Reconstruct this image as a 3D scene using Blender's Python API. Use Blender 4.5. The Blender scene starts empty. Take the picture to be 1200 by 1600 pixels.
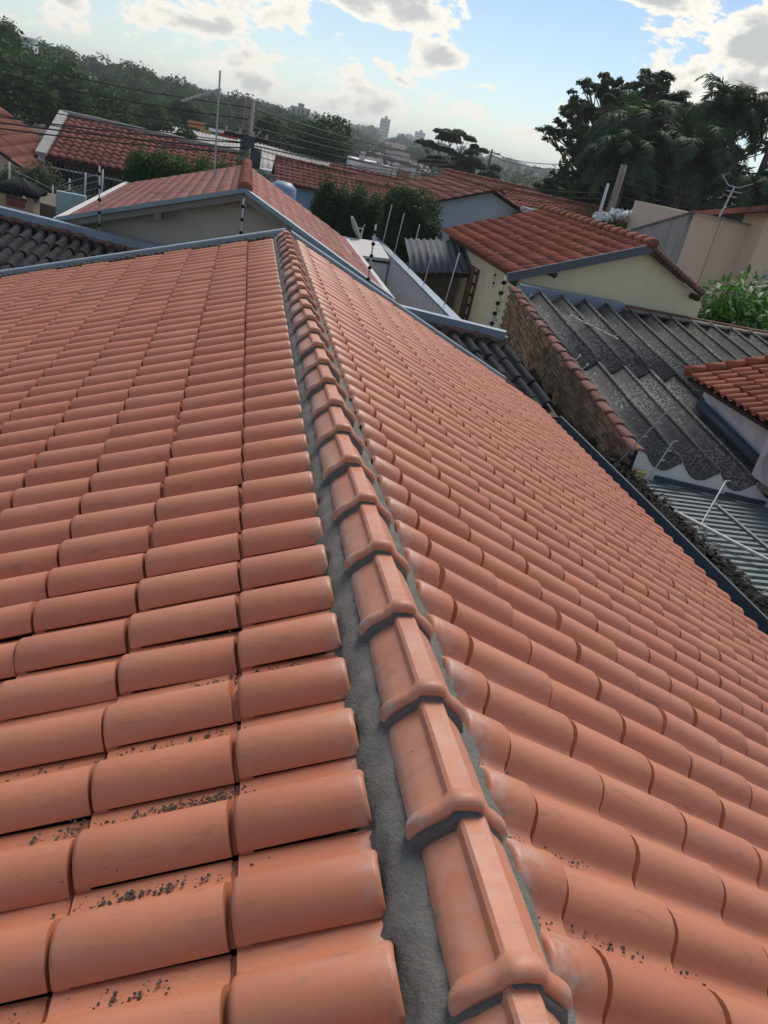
import bpy, math, random
import numpy as np
from mathutils import Vector, Matrix

random.seed(7)
RNG = np.random.default_rng(7)
R = math.radians
scene = bpy.context.scene
col = scene.collection

# ---------------------------------------------------------------- camera
# X: across the ridge (right), Y: along the ridge (away), Z up; the ridge apex is z = 0, street level is z = GZ
GZ = -4.6
CAM = np.array([-0.5454, 0.0, 1.1984])
PITCH, ROLL, AZ, FPX = R(24.714), R(12.469), R(14.027), 1225.5
_c, _s = math.cos(PITCH), math.sin(PITCH)
VF = np.array([math.sin(AZ) * _c, math.cos(AZ) * _c, -_s])
VR = np.array([math.cos(AZ), -math.sin(AZ), 0.0])
VU = np.cross(VR, VF)
cx = VR * math.cos(ROLL) + VU * math.sin(ROLL)
cy = -VR * math.sin(ROLL) + VU * math.cos(ROLL)
cam_data = bpy.data.cameras.new("camera")
cam = bpy.data.objects.new("camera", cam_data)
col.objects.link(cam)
cam.matrix_world = Matrix(((cx[0], cy[0], -VF[0], CAM[0]), (cx[1], cy[1], -VF[1], CAM[1]),
                           (cx[2], cy[2], -VF[2], CAM[2]), (0, 0, 0, 1)))
cam_data.sensor_width = 36.0
cam_data.sensor_fit = 'AUTO'
cam_data.lens = FPX / 1600 * 36.0
cam_data.clip_start = 0.05
cam_data.clip_end = 8000
scene.camera = cam

def project(P):
    D = np.asarray(P, float) - CAM
    z = D @ VF
    a = D @ VR / z * FPX
    b = -(D @ VU) / z * FPX
    return np.stack([600 + a * math.cos(ROLL) - b * math.sin(ROLL), 800 + a * math.sin(ROLL) + b * math.cos(ROLL)], -1), z

# ---------------------------------------------------------------- world and sun
SUN_AZ, SUN_EL = R(26), R(50)
SKY_STRENGTH = 0.052
EXPOSURE = 1.12
SUN_STRENGTH = 1.35
world = bpy.data.worlds.new("World")
scene.world = world
world.use_nodes = True
wn = world.node_tree
wn.nodes.clear()

def link_in(nt, sock, v):
    if isinstance(v, (int, float)):
        sock.default_value = v
    elif isinstance(v, (tuple, list)):
        sock.default_value = v
    else:
        nt.links.new(v, sock)

def MA(nt, op, a, b=None, c=None, clamp=False):
    n = nt.nodes.new('ShaderNodeMath')
    n.operation = op
    n.use_clamp = clamp
    link_in(nt, n.inputs[0], a)
    if b is not None: link_in(nt, n.inputs[1], b)
    if c is not None: link_in(nt, n.inputs[2], c)
    return n.outputs[0]

def MIX(nt, f, a, b, blend='MIX'):
    n = nt.nodes.new('ShaderNodeMix')
    n.data_type = 'RGBA'
    n.blend_type = blend
    link_in(nt, n.inputs[0], f)
    link_in(nt, n.inputs[6], a)
    link_in(nt, n.inputs[7], b)
    return n.outputs[2]

def SMOOTH(nt, v, lo, hi):
    n = nt.nodes.new('ShaderNodeMapRange')
    n.interpolation_type = 'SMOOTHSTEP'
    link_in(nt, n.inputs[0], v)
    n.inputs[1].default_value = lo
    n.inputs[2].default_value = hi
    n.inputs[3].default_value = 0.0
    n.inputs[4].default_value = 1.0
    return n.outputs[0]

def NOISE(nt, vec, scale, detail=4, rough=0.55, dist=0.0):
    n = nt.nodes.new('ShaderNodeTexNoise')
    if vec is not None: nt.links.new(vec, n.inputs['Vector'])
    n.inputs['Scale'].default_value = scale
    n.inputs['Detail'].default_value = detail
    n.inputs['Roughness'].default_value = rough
    n.inputs['Distortion'].default_value = dist
    return n.outputs[0]

def SCALEV(nt, vec, s):
    n = nt.nodes.new('ShaderNodeVectorMath')
    n.operation = 'MULTIPLY'
    nt.links.new(vec, n.inputs[0])
    n.inputs[1].default_value = s
    return n.outputs[0]

def build_world():
    nt = wn
    tc = nt.nodes.new('ShaderNodeTexCoord').outputs['Generated']
    sep = nt.nodes.new('ShaderNodeSeparateXYZ')
    nt.links.new(tc, sep.inputs[0])
    x, y, z = sep.outputs
    sky = nt.nodes.new('ShaderNodeTexSky')
    sky.sky_type = 'NISHITA'
    sky.sun_disc = False
    sky.sun_elevation = SUN_EL
    sky.sun_rotation = SUN_AZ
    sky.altitude = 600
    sky.air_density = 1.0
    sky.dust_density = 0.3
    sky.ozone_density = 1.2
    az = MA(nt, 'ARCTAN2', x, y)
    el = MA(nt, 'ARCSINE', z)
    dv = SCALEV(nt, tc, (1, 1, 2.0))
    n1 = NOISE(nt, dv, 11.0, 10, 0.60, 0.25)
    n2 = NOISE(nt, SCALEV(nt, tc, (1, 1, 1.6)), 3.2, 3, 0.5)
    lobes = [(-1, 4.4, 7.5, 2.4, .17), (6.0, 7.9, 4.2, 1.5, .36), (4.0, 1.6, 9.0, 1.5, .14), (11.5, 5.6, 1.8, .9, .24),
             (14.6, 2.6, 2.2, 1.3, .27), (18.3, 2.0, 2.4, 1.4, .22), (20.3, 4.0, 1.0, .9, .16), (24.5, 10.6, 2.6, 1.0, .34),
             (30.5, 10.0, 2.6, 2.4, .44), (17.5, 7.6, 3.6, 2.6, -.45), (-12, 3.2, 4.0, 1.2, .06), (22, 6.0, 3.5, 1.6, -.30)]
    tot = None
    for a0, e0, sa, se, amp in lobes:
        da = MA(nt, 'DIVIDE', MA(nt, 'SUBTRACT', az, R(a0)), R(sa))
        de = MA(nt, 'DIVIDE', MA(nt, 'SUBTRACT', el, R(e0)), R(se))
        q = MA(nt, 'ADD', MA(nt, 'MULTIPLY', da, da), MA(nt, 'MULTIPLY', de, de))
        g = MA(nt, 'MULTIPLY', MA(nt, 'EXPONENT', MA(nt, 'MULTIPLY', q, -1.0)), amp)
        tot = g if tot is None else MA(nt, 'ADD', tot, g)
    # away from the frame the same broken cumulus goes on
    dens = MA(nt, 'ADD', MA(nt, 'MULTIPLY', MA(nt, 'SUBTRACT', n1, 0.5), 1.5), MA(nt, 'MULTIPLY', MA(nt, 'SUBTRACT', n2, 0.5), 0.5))
    dens = MA(nt, 'SUBTRACT', MA(nt, 'ADD', dens, tot), 0.08)
    cover = SMOOTH(nt, dens, 0.0, 0.07)
    thick = SMOOTH(nt, dens, 0.09, 0.27)
    sd = (math.sin(SUN_AZ) * math.cos(SUN_EL), math.cos(SUN_AZ) * math.cos(SUN_EL), math.sin(SUN_EL))
    dotn = nt.nodes.new('ShaderNodeVectorMath')
    dotn.operation = 'DOT_PRODUCT'
    nt.links.new(tc, dotn.inputs[0])
    dotn.inputs[1].default_value = sd
    toward = MA(nt, 'MAXIMUM', dotn.outputs['Value'], 0.0)
    glow = MA(nt, 'POWER', toward, 24.0)
    k = 1.0 / SKY_STRENGTH
    lit = MIX(nt, glow, (0.48 * k, 0.465 * k, 0.42 * k, 1), (0.74 * k, 0.72 * k, 0.66 * k, 1))
    # unseen clouds opposite the sun, brightened as if front-lit to fill camera-facing walls
    away = MA(nt, 'MAXIMUM', MA(nt, 'MULTIPLY', dotn.outputs['Value'], -1.0), 0.0)
    lit = MIX(nt, away, lit, (1.05 * k, 1.02 * k, 0.96 * k, 1))
    shade = (0.17 * k, 0.19 * k, 0.21 * k, 1)
    # backlit cumulus: thin rims bright, deep cores grey; away from the sun they are kept pale
    tf = MA(nt, 'MULTIPLY', thick, MA(nt, 'ADD', MA(nt, 'MULTIPLY', toward, 0.75), 0.1))
    ccol = MIX(nt, tf, lit, shade)
    haze = MA(nt, 'MULTIPLY', MA(nt, 'EXPONENT', MA(nt, 'MULTIPLY', MA(nt, 'ABSOLUTE', el), -22.0)), 0.7)
    skyc = MIX(nt, haze, sky.outputs[0], (0.31 * k, 0.365 * k, 0.395 * k, 1))
    final = MIX(nt, cover, skyc, ccol)
    bg = nt.nodes.new('ShaderNodeBackground')
    bg.inputs[1].default_value = SKY_STRENGTH
    nt.links.new(final, bg.inputs[0])
    out = nt.nodes.new('ShaderNodeOutputWorld')
    nt.links.new(bg.outputs[0], out.inputs[0])

build_world()
sun_data = bpy.data.lights.new("sun", 'SUN')
sun_data.energy = SUN_STRENGTH
sun_data.angle = R(28)
sun_data.color = (1.0, 0.93, 0.82)
sun = bpy.data.objects.new("sun", sun_data)
col.objects.link(sun)
sun.rotation_euler = Vector((math.sin(SUN_AZ) * math.cos(SUN_EL), math.cos(SUN_AZ) * math.cos(SUN_EL), math.sin(SUN_EL))).to_track_quat('Z', 'Y').to_euler()
vs = scene.view_settings
vs.view_transform = 'Standard'
vs.look = 'None'
vs.exposure = EXPOSURE
vs.gamma = 1.0
vs.use_curve_mapping = False
scene.render.engine = 'CYCLES'
scene.cycles.max_bounces = 5
scene.cycles.diffuse_bounces = 3
scene.cycles.glossy_bounces = 2
scene.cycles.transparent_max_bounces = 6

# ---------------------------------------------------------------- helpers: meshes and objects
class MB:
    """collects shapes into one mesh, in world coordinates"""
    def __init__(self):
        self.v, self.f = [], []
    def add(self, vs, fs):
        o = len(self.v)
        self.v += [tuple(p) for p in vs]
        self.f += [tuple(i + o for i in f) for f in fs]
        return self
    def box(self, x0, x1, y0, y1, z0, z1):
        v = [(x0, y0, z0), (x1, y0, z0), (x1, y1, z0), (x0, y1, z0), (x0, y0, z1), (x1, y0, z1), (x1, y1, z1), (x0, y1, z1)]
        return self.add(v, [(0, 3, 2, 1), (4, 5, 6, 7), (0, 1, 5, 4), (1, 2, 6, 5), (2, 3, 7, 6), (3, 0, 4, 7)])
    def bar(self, a, b, w, h, up=(0, 0, 1)):
        """rectangular bar from a to b, w across, h along up"""
        a, b = np.array(a, float), np.array(b, float)
        d = b - a; d /= np.linalg.norm(d)
        s = np.cross(d, up)
        if np.linalg.norm(s) < 1e-6: s = np.cross(d, (1, 0, 0))
        s /= np.linalg.norm(s); u = np.cross(s, d)
        s, u = s * w / 2, u * h / 2
        v = [a - s - u, a + s - u, a + s + u, a - s + u, b - s - u, b + s - u, b + s + u, b - s + u]
        return self.add(v, [(3, 2, 1, 0), (4, 5, 6, 7), (0, 1, 5, 4), (1, 2, 6, 5), (2, 3, 7, 6), (3, 0, 4, 7)])
    def tube(self, pts, rad, n=6):
        pts = [np.array(p, float) for p in pts]
        rad = [rad] * len(pts) if isinstance(rad, (int, float)) else rad
        base = len(self.v)
        for i, p in enumerate(pts):
            d = pts[min(i + 1, len(pts) - 1)] - pts[max(i - 1, 0)]
            d = d / (np.linalg.norm(d) + 1e-9)
            s = np.cross(d, (0, 0, 1.0)) if abs(d[2]) < .95 else np.cross(d, (1.0, 0, 0))
            s /= np.linalg.norm(s); u = np.cross(s, d)
            for k in range(n):
                t = 2 * math.pi * k / n
                self.v.append(tuple(p + (s * math.cos(t) + u * math.sin(t)) * rad[i]))
        for i in range(len(pts) - 1):
            for k in range(n):
                a = base + i * n + k; b = base + i * n + (k + 1) % n
                self.f.append((a, b, b + n, a + n))
        self.f.append(tuple(base + k for k in reversed(range(n))))
        self.f.append(tuple(base + (len(pts) - 1) * n + k for k in range(n)))
        return self
    def slab(self, poly, off):
        """polygon (list of points) extruded by vector off"""
        n = len(poly)
        a = [np.array(p, float) for p in poly]; b = [p + np.array(off, float) for p in a]
        fs = [tuple(range(n)), tuple(reversed(range(n, 2 * n)))]
        fs += [(i, i + n, (i + 1) % n + n, (i + 1) % n) for i in range(n)]
        return self.add(a + b, fs)
    def ball(self, c, r, n=6, m=4):
        c = np.array(c, float); r = np.array([r] * 3 if isinstance(r, (int, float)) else r)
        base = len(self.v)
        for i in range(m + 1):
            th = math.pi * i / m
            for k in range(n):
                ph = 2 * math.pi * k / n
                self.v.append(tuple(c + r * np.array([math.sin(th) * math.cos(ph), math.sin(th) * math.sin(ph), math.cos(th)])))
        for i in range(m):
            for k in range(n):
                a = base + i * n + k; b = base + i * n + (k + 1) % n
                self.f.append((a, a + n, b + n, b))
        return self

def mesh_from(name, v, f, mat, smooth=False):
    me = bpy.data.meshes.new(name)
    me.from_pydata([tuple(p) for p in v], [], f)
    if mat: me.materials.append(mat)
    if smooth: me.polygons.foreach_set('use_smooth', [True] * len(me.polygons))
    me.update()
    return me

def obj(name, mb, mat, parent=None, smooth=False):
    """links the collected shapes as ONE mesh object; a part when parent is given"""
    v = np.array(mb.v, float)
    org = np.array(parent['_o']) if parent is not None else np.zeros(3)
    if parent is None:
        org = np.array([(v[:, 0].min() + v[:, 0].max()) / 2, (v[:, 1].min() + v[:, 1].max()) / 2, v[:, 2].min()])
    me = mesh_from(name, v - org, mb.f, mat, smooth)
    o = bpy.data.objects.new(name, me)
    col.objects.link(o)
    if parent is not None:
        o.parent = parent
        if '_sub' in parent: pass
        o['_o'] = tuple(float(t) for t in org)
    else:
        o.location = org
        o['_o'] = tuple(float(t) for t in org)
    return o

def tag(o, label, cat, group=None):
    o['label'] = label; o['category'] = cat
    if group: o['group'] = group
    return o

def thing(name, label, cat, loc, group=None):
    o = bpy.data.objects.new(name, None)
    o.empty_display_size = 0.2
    col.objects.link(o)
    o.location = loc
    o['_o'] = tuple(float(t) for t in loc)
    return tag(o, label, cat, group)

def structure(o):
    o['kind'] = 'structure'
    return o

def stuff(o):
    o['kind'] = 'stuff'
    return o

# ---------------------------------------------------------------- materials
def new_mat(name):
    m = bpy.data.materials.new(name)
    m.use_nodes = True
    nt = m.node_tree
    b = nt.nodes['Principled BSDF']
    return m, nt, b

def pos(nt):
    return nt.nodes.new('ShaderNodeNewGeometry').outputs['Position']

def bump(nt, b, h, strength=0.3, dist=0.01):
    n = nt.nodes.new('ShaderNodeBump')
    n.inputs['Strength'].default_value = strength
    n.inputs['Distance'].default_value = dist
    nt.links.new(h, n.inputs['Height'])
    nt.links.new(n.outputs[0], b.inputs['Normal'])

def c4(c, k=1.0):
    return (c[0] * k, c[1] * k, c[2] * k, 1)

def plain(name, c, rough=0.7, var=0.25, scale=3.0, metal=0.0, stain=None, stain_amt=0.5, stain_scale=1.5, bmp=0.0, rand=0.0, island=False, stretch=(1, 1, 1)):
    """colour with mottling, optional stains with a shape of their own and object-to-object variation"""
    m, nt, b = new_mat(name)
    p = SCALEV(nt, pos(nt), stretch)
    n = NOISE(nt, p, scale, 6, 0.6)
    cc = MIX(nt, n, c4(c, 1 - var), c4(c, 1 + var))
    if rand:
        if island:
            r = nt.nodes.new('ShaderNodeNewGeometry').outputs['Random Per Island']
        else:
            r = nt.nodes.new('ShaderNodeObjectInfo').outputs['Random']
        k = MA(nt, 'ADD', MA(nt, 'MULTIPLY', r, 2 * rand), 1 - rand)
        comb = nt.nodes.new('ShaderNodeCombineXYZ')
        for i in range(3): nt.links.new(k, comb.inputs[i])
        vm = nt.nodes.new('ShaderNodeVectorMath'); vm.operation = 'MULTIPLY'
        nt.links.new(cc, vm.inputs[0]); nt.links.new(comb.outputs[0], vm.inputs[1])
        cc = vm.outputs[0]
    if stain:
        s = SMOOTH(nt, NOISE(nt, p, stain_scale, 8, 0.68, 0.4), 0.48, 0.72)
        cc = MIX(nt, MA(nt, 'MULTIPLY', s, stain_amt), cc, c4(stain))
    nt.links.new(cc, b.inputs['Base Color'])
    b.inputs['Roughness'].default_value = rough
    b.inputs['Metallic'].default_value = metal
    b.inputs['Specular IOR Level'].default_value = 0.5 if metal or rough < .5 else 0.18
    if bmp: bump(nt, b, NOISE(nt, p, scale * 6, 5, 0.6), bmp)
    return m

def terracotta(name, c=(0.56, 0.198, 0.102), island=False, rough=0.52, dust=0.42, cap=False):
    m, nt, b = new_mat(name)
    P = pos(nt)
    sp = SCALEV(nt, P, (1, 4.0, 1.0))
    n1 = NOISE(nt, SCALEV(nt, P, (1, 2.0, 1)), 2.2, 5, 0.6)
    n2 = NOISE(nt, sp, 9.0, 6, 0.62, 0.6)
    if island:
        r = nt.nodes.new('ShaderNodeNewGeometry').outputs['Random Per Island']
    else:
        r = nt.nodes.new('ShaderNodeObjectInfo').outputs['Random']
    a = MIX(nt, n1, (c[0] * .90, c[1] * .86, c[2] * .86, 1), (c[0] * 1.08, c[1] * 1.12, c[2] * 1.14, 1))
    a = MIX(nt, MA(nt, 'MULTIPLY', r, 0.9), a, (c[0] * .82, c[1] * .77, c[2] * .80, 1))
    r2 = MA(nt, 'FRACT', MA(nt, 'MULTIPLY', r, 7.31))
    a = MIX(nt, MA(nt, 'MULTIPLY', r2, 0.5), a, (c[0] * .97, c[1] * 1.16, c[2] * 1.32, 1))
    fn = NOISE(nt, SCALEV(nt, P, (1, 1.6, 1)), 28.0, 8, 0.68)
    a = MIX(nt, MA(nt, 'MULTIPLY', SMOOTH(nt, fn, .50, .70), .22), a, (c[0] * .74, c[1] * .72, c[2] * .78, 1))
    # dark handling smears and pale dusty patches
    sm = SMOOTH(nt, n2, 0.57, 0.72)
    a = MIX(nt, MA(nt, 'MULTIPLY', sm, 0.6), a, (c[0] * .52, c[1] * .70, c[2] * .95, 1))
    n3 = NOISE(nt, sp, 4.0, 5, 0.6)
    pl = SMOOTH(nt, n3, 0.55, 0.75)
    a = MIX(nt, MA(nt, 'MULTIPLY', pl, 0.30), a, (.52, .30, .22, 1))
    # cement dust beside the bedded ridge
    sep = nt.nodes.new('ShaderNodeSeparateXYZ'); nt.links.new(P, sep.inputs[0])
    ax = MA(nt, 'ABSOLUTE', sep.outputs[0])
    near = MA(nt, 'SUBTRACT', 1.0, SMOOTH(nt, ax, 0.135, 0.215))
    dn = SMOOTH(nt, NOISE(nt, P, 26.0, 6, 0.65), 0.40, 0.62)
    a = MIX(nt, MA(nt, 'MULTIPLY', MA(nt, 'MULTIPLY', near, dn), dust), a, (.52, .46, .42, 1))
    if cap:
        ed = MA(nt, 'MULTIPLY', SMOOTH(nt, ax, .070, .100), SMOOTH(nt, NOISE(nt, P, 40.0, 6, 0.7), .44, .58))
        a = MIX(nt, MA(nt, 'MULTIPLY', ed, .7), a, (.42, .38, .34, 1))
    # specks
    v = nt.nodes.new('ShaderNodeTexVoronoi'); v.inputs['Scale'].default_value = 34.0
    nt.links.new(P, v.inputs['Vector'])
    spk = MA(nt, 'MULTIPLY', MA(nt, 'LESS_THAN', v.outputs['Distance'], 0.085), SMOOTH(nt, NOISE(nt, P, 5.0, 3), 0.56, 0.66))
    a = MIX(nt, MA(nt, 'MULTIPLY', spk, 0.7), a, (.07, .045, .035, 1))
    nt.links.new(a, b.inputs['Base Color'])
    nt.links.new(MA(nt, 'ADD', MA(nt, 'MULTIPLY', n2, 0.25), rough - .16), b.inputs['Roughness'])
    bump(nt, b, NOISE(nt, sp, 60.0, 4, 0.6), 0.10, 0.003)
    return m

def mortar_mat(name, c=(.17, .155, .135)):
    m, nt, b = new_mat(name)
    P = pos(nt)
    n = NOISE(nt, P, 16, 8, 0.7)
    f = NOISE(nt, P, 120, 4, 0.7)
    a = MIX(nt, n, c4(c, .55), c4(c, 1.5))
    a = MIX(nt, MA(nt, 'MULTIPLY', SMOOTH(nt, f, .52, .7), .5), a, c4(c, .4))
    nt.links.new(a, b.inputs['Base Color'])
    b.inputs['Roughness'].default_value = 0.95
    bump(nt, b, MA(nt, 'ADD', n, MA(nt, 'MULTIPLY', f, .5)), 0.9, 0.008)
    return m

def asbestos_mat(name):
    m, nt, b = new_mat(name)
    P = pos(nt)
    n = NOISE(nt, P, 24, 6, 0.78)
    big = NOISE(nt, P, 0.9, 5, 0.6)
    st = NOISE(nt, SCALEV(nt, P, (5, .8, 1)), 1.6, 5, 0.6)
    a = MIX(nt, SMOOTH(nt, big, .35, .65), (.045, .043, .040, 1), (.095, .091, .084, 1))
    th = MA(nt, 'SUBTRACT', n, MA(nt, 'MULTIPLY', SMOOTH(nt, big, .38, .66), .10))
    a = MIX(nt, MA(nt, 'MULTIPLY', SMOOTH(nt, th, .47, .55), .85), a, (.27, .26, .24, 1))
    a = MIX(nt, MA(nt, 'MULTIPLY', SMOOTH(nt, st, .55, .75), .75), a, (.022, .022, .024, 1))
    nt.links.new(a, b.inputs['Base Color'])
    b.inputs['Roughness'].default_value = 0.95
    bump(nt, b, n, 0.5, 0.006)
    return m

def leaf_mat(name, c, c2, rough=0.6, spec=0.12):
    m, nt, b = new_mat(name)
    r = nt.nodes.new('ShaderNodeNewGeometry').outputs['Random Per Island']
    n = NOISE(nt, pos(nt), 0.35, 3)
    a = MIX(nt, MA(nt, 'MULTIPLY', MA(nt, 'ADD', r, n), .6), c4(c), c4(c2))
    nt.links.new(a, b.inputs['Base Color'])
    b.inputs['Roughness'].default_value = rough
    b.inputs['Specular IOR Level'].default_value = spec
    tr = nt.nodes.new('ShaderNodeBsdfTranslucent')
    nt.links.new(MIX(nt, 1.0, a, (1.1, 1.25, .55, 1), 'MULTIPLY'), tr.inputs[0])
    mx = nt.nodes.new('ShaderNodeMixShader')
    mx.inputs[0].default_value = 0.32
    nt.links.new(b.outputs[0], mx.inputs[1]); nt.links.new(tr.outputs[0], mx.inputs[2])
    nt.links.new(mx.outputs[0], nt.nodes['Material Output'].inputs[0])
    return m

M = {}
M['tile'] = terracotta('new_terracotta')
M['tile_mass'] = terracotta('new_terracotta_mass', island=True)
M['cap'] = terracotta('ridge_terracotta', c=(.57, .213, .117), rough=.56, dust=.14, cap=True)
M['mortar'] = mortar_mat('cement_mortar', (.165, .155, .135))
M['mortar_dark'] = mortar_mat('pointing_mortar', (.135, .125, .11))
M['crumb'] = mortar_mat('mortar_crumbs', (.075, .066, .056))
M['metal'] = plain('galvanised_flashing', (.24, .30, .35), .45, .12, 4, .2, (.15, .18, .21), .5)
M['metal_dark'] = plain('dark_gutter_metal', (.060, .082, .105), .55, .2, 3, .0, (.05, .055, .06), .6)
M['beige_wall'] = plain('beige_render', (.48, .42, .34), .9, .10, 1.2, 0, (.22, .19, .15), .35, 1.2)
M['yellow_wall'] = plain('cream_yellow_render', (.76, .69, .46), .9, .08, 1.0, 0, (.33, .27, .16), .30, .9)
M['peach_wall'] = plain('peach_render', (.70, .54, .41), .9, .07, .8, 0, (.40, .30, .22), .3, .6)
M['stained_wall'] = plain('rain_stained_render', (.40, .36, .32), .95, .2, 1.4, 0, (.06, .06, .065), .85, 1.5, stretch=(1, 1.2, .35))
M['white_wall'] = plain('white_render', (.78, .78, .76), .85, .06, 1.4, 0, (.30, .29, .27), .4, 1.3, stretch=(1, 1, .5))
M['grey_wall'] = plain('pale_grey_render', (.46, .49, .52), .9, .08, .8, 0, (.22, .24, .26), .35, .8)
M['blue_wall'] = plain('pale_blue_render', (.30, .42, .55), .9, .08, .8, 0, (.2, .27, .34), .3, .8)
M['teal_wall'] = plain('mint_render', (.36, .52, .50), .9, .1, 1.5, 0, (.15, .17, .16), .6, 2)
M['old_plaster'] = plain('old_plaster', (.20, .17, .13), .95, .3, 2.5, 0, (.05, .045, .04), .75, 1.8)
M['dark_plaster'] = plain('dark_shaded_plaster', (.055, .05, .045), .95, .3, 2.0, 0, (.02, .02, .02), .6, 1.5)  # dark plaster; the near-black colour also carries the shadow of the alley
M['roof_pink'] = plain('weathered_pink_tile', (.38, .165, .135), .85, .2, 3, 0, (.22, .11, .09), .5, 2.2, rand=.14, island=True, stretch=(2, .8, 2))
M['roof_red'] = plain('old_red_tile', (.30, .092, .055), .85, .25, 6, 0, (.10, .04, .03), .5, 3.5, rand=.25)
M['roof_red_mass'] = plain('old_red_tile_mass', (.27, .09, .058), .85, .3, 3, 0, (.055, .03, .025), .65, 1.6, rand=.2, island=True)
M['roof_brown'] = plain('brown_red_tile', (.24, .09, .07), .85, .3, 3, 0, (.05, .03, .028), .6, 1.4, rand=.2, island=True)
M['roof_orange'] = plain('orange_red_tile', (.29, .095, .055), .8, .25, 6, 0, (.08, .03, .025), .5, 3.0, rand=.22)
M['dark_tile'] = plain('blackened_tile', (.022, .023, .026), .85, .4, 7, 0, (.055, .055, .056), .6, 5, rand=.3, bmp=.3)
M['fascia'] = plain('grey_painted_fascia', (.105, .12, .14), .6, .12, 3)
M['white_trim'] = plain('white_painted_trim', (.62, .60, .56), .7, .10, 3, 0, (.25, .23, .2), .4, 3)
M['wood_dark'] = plain('dark_brown_timber', (.055, .032, .025), .7, .3, 5)
M['wood_board'] = plain('brown_boarding', (.17, .085, .05), .8, .3, 6)
M['asbestos'] = asbestos_mat('lichened_fibre_cement')
M['corr_grey'] = plain('grey_fibre_cement', (.13, .14, .15), .9, .25, 3, 0, (.05, .05, .055), .6, 2)
M['corr_pale'] = plain('pale_sheet_roof', (.38, .37, .35), .8, .2, 2, 0, (.18, .17, .16), .5, 1)
M['brick'] = plain('weathered_yellow_brick', (.35, .235, .145), .95, .25, 8, 0, (.035, .03, .026), .9, 1.3, rand=.35, bmp=.4)
M['brick_mass'] = plain('weathered_yellow_brick_mass', (.35, .235, .145), .95, .25, 8, 0, (.035, .03, .026), .9, 1.3, rand=.35, island=True, bmp=.4)
M['chimney'] = plain('pale_brick', (.44, .31, .22), .9, .2, 6, 0, (.2, .13, .09), .4, 3)
M['coping'] = plain('mossy_coping_tile', (.22, .115, .09), .9, .3, 7, 0, (.05, .045, .04), .6, 4, rand=.3)
M['white_bar'] = plain('grey_white_painted_steel', (.21, .245, .245), .6, .15, 3, 0, (.18, .19, .19), .45, 2.5)
M['post'] = plain('white_fence_post', (.55, .56, .56), .5, .1, 3)
M['black'] = plain('black_insulator', (.012, .012, .013), .5, .2, 3)
M['concrete'] = plain('pole_concrete', (.24, .21, .18), .9, .2, 4, 0, (.12, .1, .09), .5, 3)
M['wire'] = plain('black_cable', (.03, .03, .032), .6, .1, 3)
M['steel'] = plain('galvanised_steel', (.40, .42, .44), .45, .1, 3, .3)
M['glass'] = plain('dark_window_glass', (.03, .035, .04), .12, .1, 2)
M['litter'] = plain('dark_leaf_litter', (.022, .020, .018), .95, .5, 20, rand=.5, island=True)
M['litter_pale'] = plain('dry_leaf_litter', (.16, .15, .13), .9, .4, 20, rand=.5, island=True)
M['ground'] = plain('dry_ground', (.16, .13, .10), .95, .3, .08, 0, (.09, .10, .06), .6, .05)
M['asphalt'] = plain('asphalt', (.055, .055, .057), .9, .2, .6)
M['trunk'] = plain('bark', (.10, .085, .07), .95, .3, 4)
M['palm_trunk'] = plain('palm_trunk', (.17, .155, .13), .9, .25, 3)
M['leaf_dark'] = leaf_mat('dark_foliage', (.021, .046, .022), (.052, .092, .042))
M['leaf_forest'] = leaf_mat('forest_foliage', (.020, .046, .016), (.052, .096, .034))
M['leaf_hedge'] = leaf_mat('hedge_foliage', (.022, .055, .018), (.060, .120, .040))
M['leaf_bright'] = leaf_mat('broad_leaf_foliage', (.035, .115, .018), (.085, .22, .04), .45, .25)
M['leaf_palm'] = leaf_mat('palm_foliage', (.022, .052, .024), (.055, .100, .046), .55, .15)
M['leaf_grey'] = leaf_mat('grey_green_foliage', (.045, .060, .035), (.095, .105, .070))
M['flower'] = plain('white_blossom', (.72, .74, .74), .7, .1, 4)
M['shop_yellow'] = plain('shop_yellow', (.46, .33, .09), .6, .1, 2)
M['shop_red'] = plain('shop_red', (.42, .03, .04), .6, .1, 2)
M['shop_blue'] = plain('shop_blue', (.03, .07, .24), .6, .1, 2)
M['shop_orange'] = plain('shop_orange', (.52, .22, .10), .6, .1, 2)
M['tank_blue'] = plain('blue_plastic', (.28, .40, .52), .45, .1, 2)
M['far_wall'] = plain('far_pale_wall', (.42, .41, .40), .9, .15, .05, rand=.35)
M['far_roof'] = plain('far_roof', (.15, .10, .085), .9, .2, .05, rand=.35)

# ---------------------------------------------------------------- the setting: ground, street, hill
def ground_z(x, y):
    r = math.hypot(x, y)
    z = GZ
    if r > 45: z += -3.5 * min(1, (r - 45) / 90)
    if r > 180: z += 7.0 * min(1, (r - 180) / 700)
    if r > 880: z += 12.0 * min(1, (r - 880) / 2200)
    # wooded rise on the left
    a = math.degrees(math.atan2(x, y))
    k = max(0.0, min(1.0, (4 - a) / 24))
    z += k * 7.0 * max(0.0, min(1.0, (r - 90) / 160))
    return z

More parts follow.
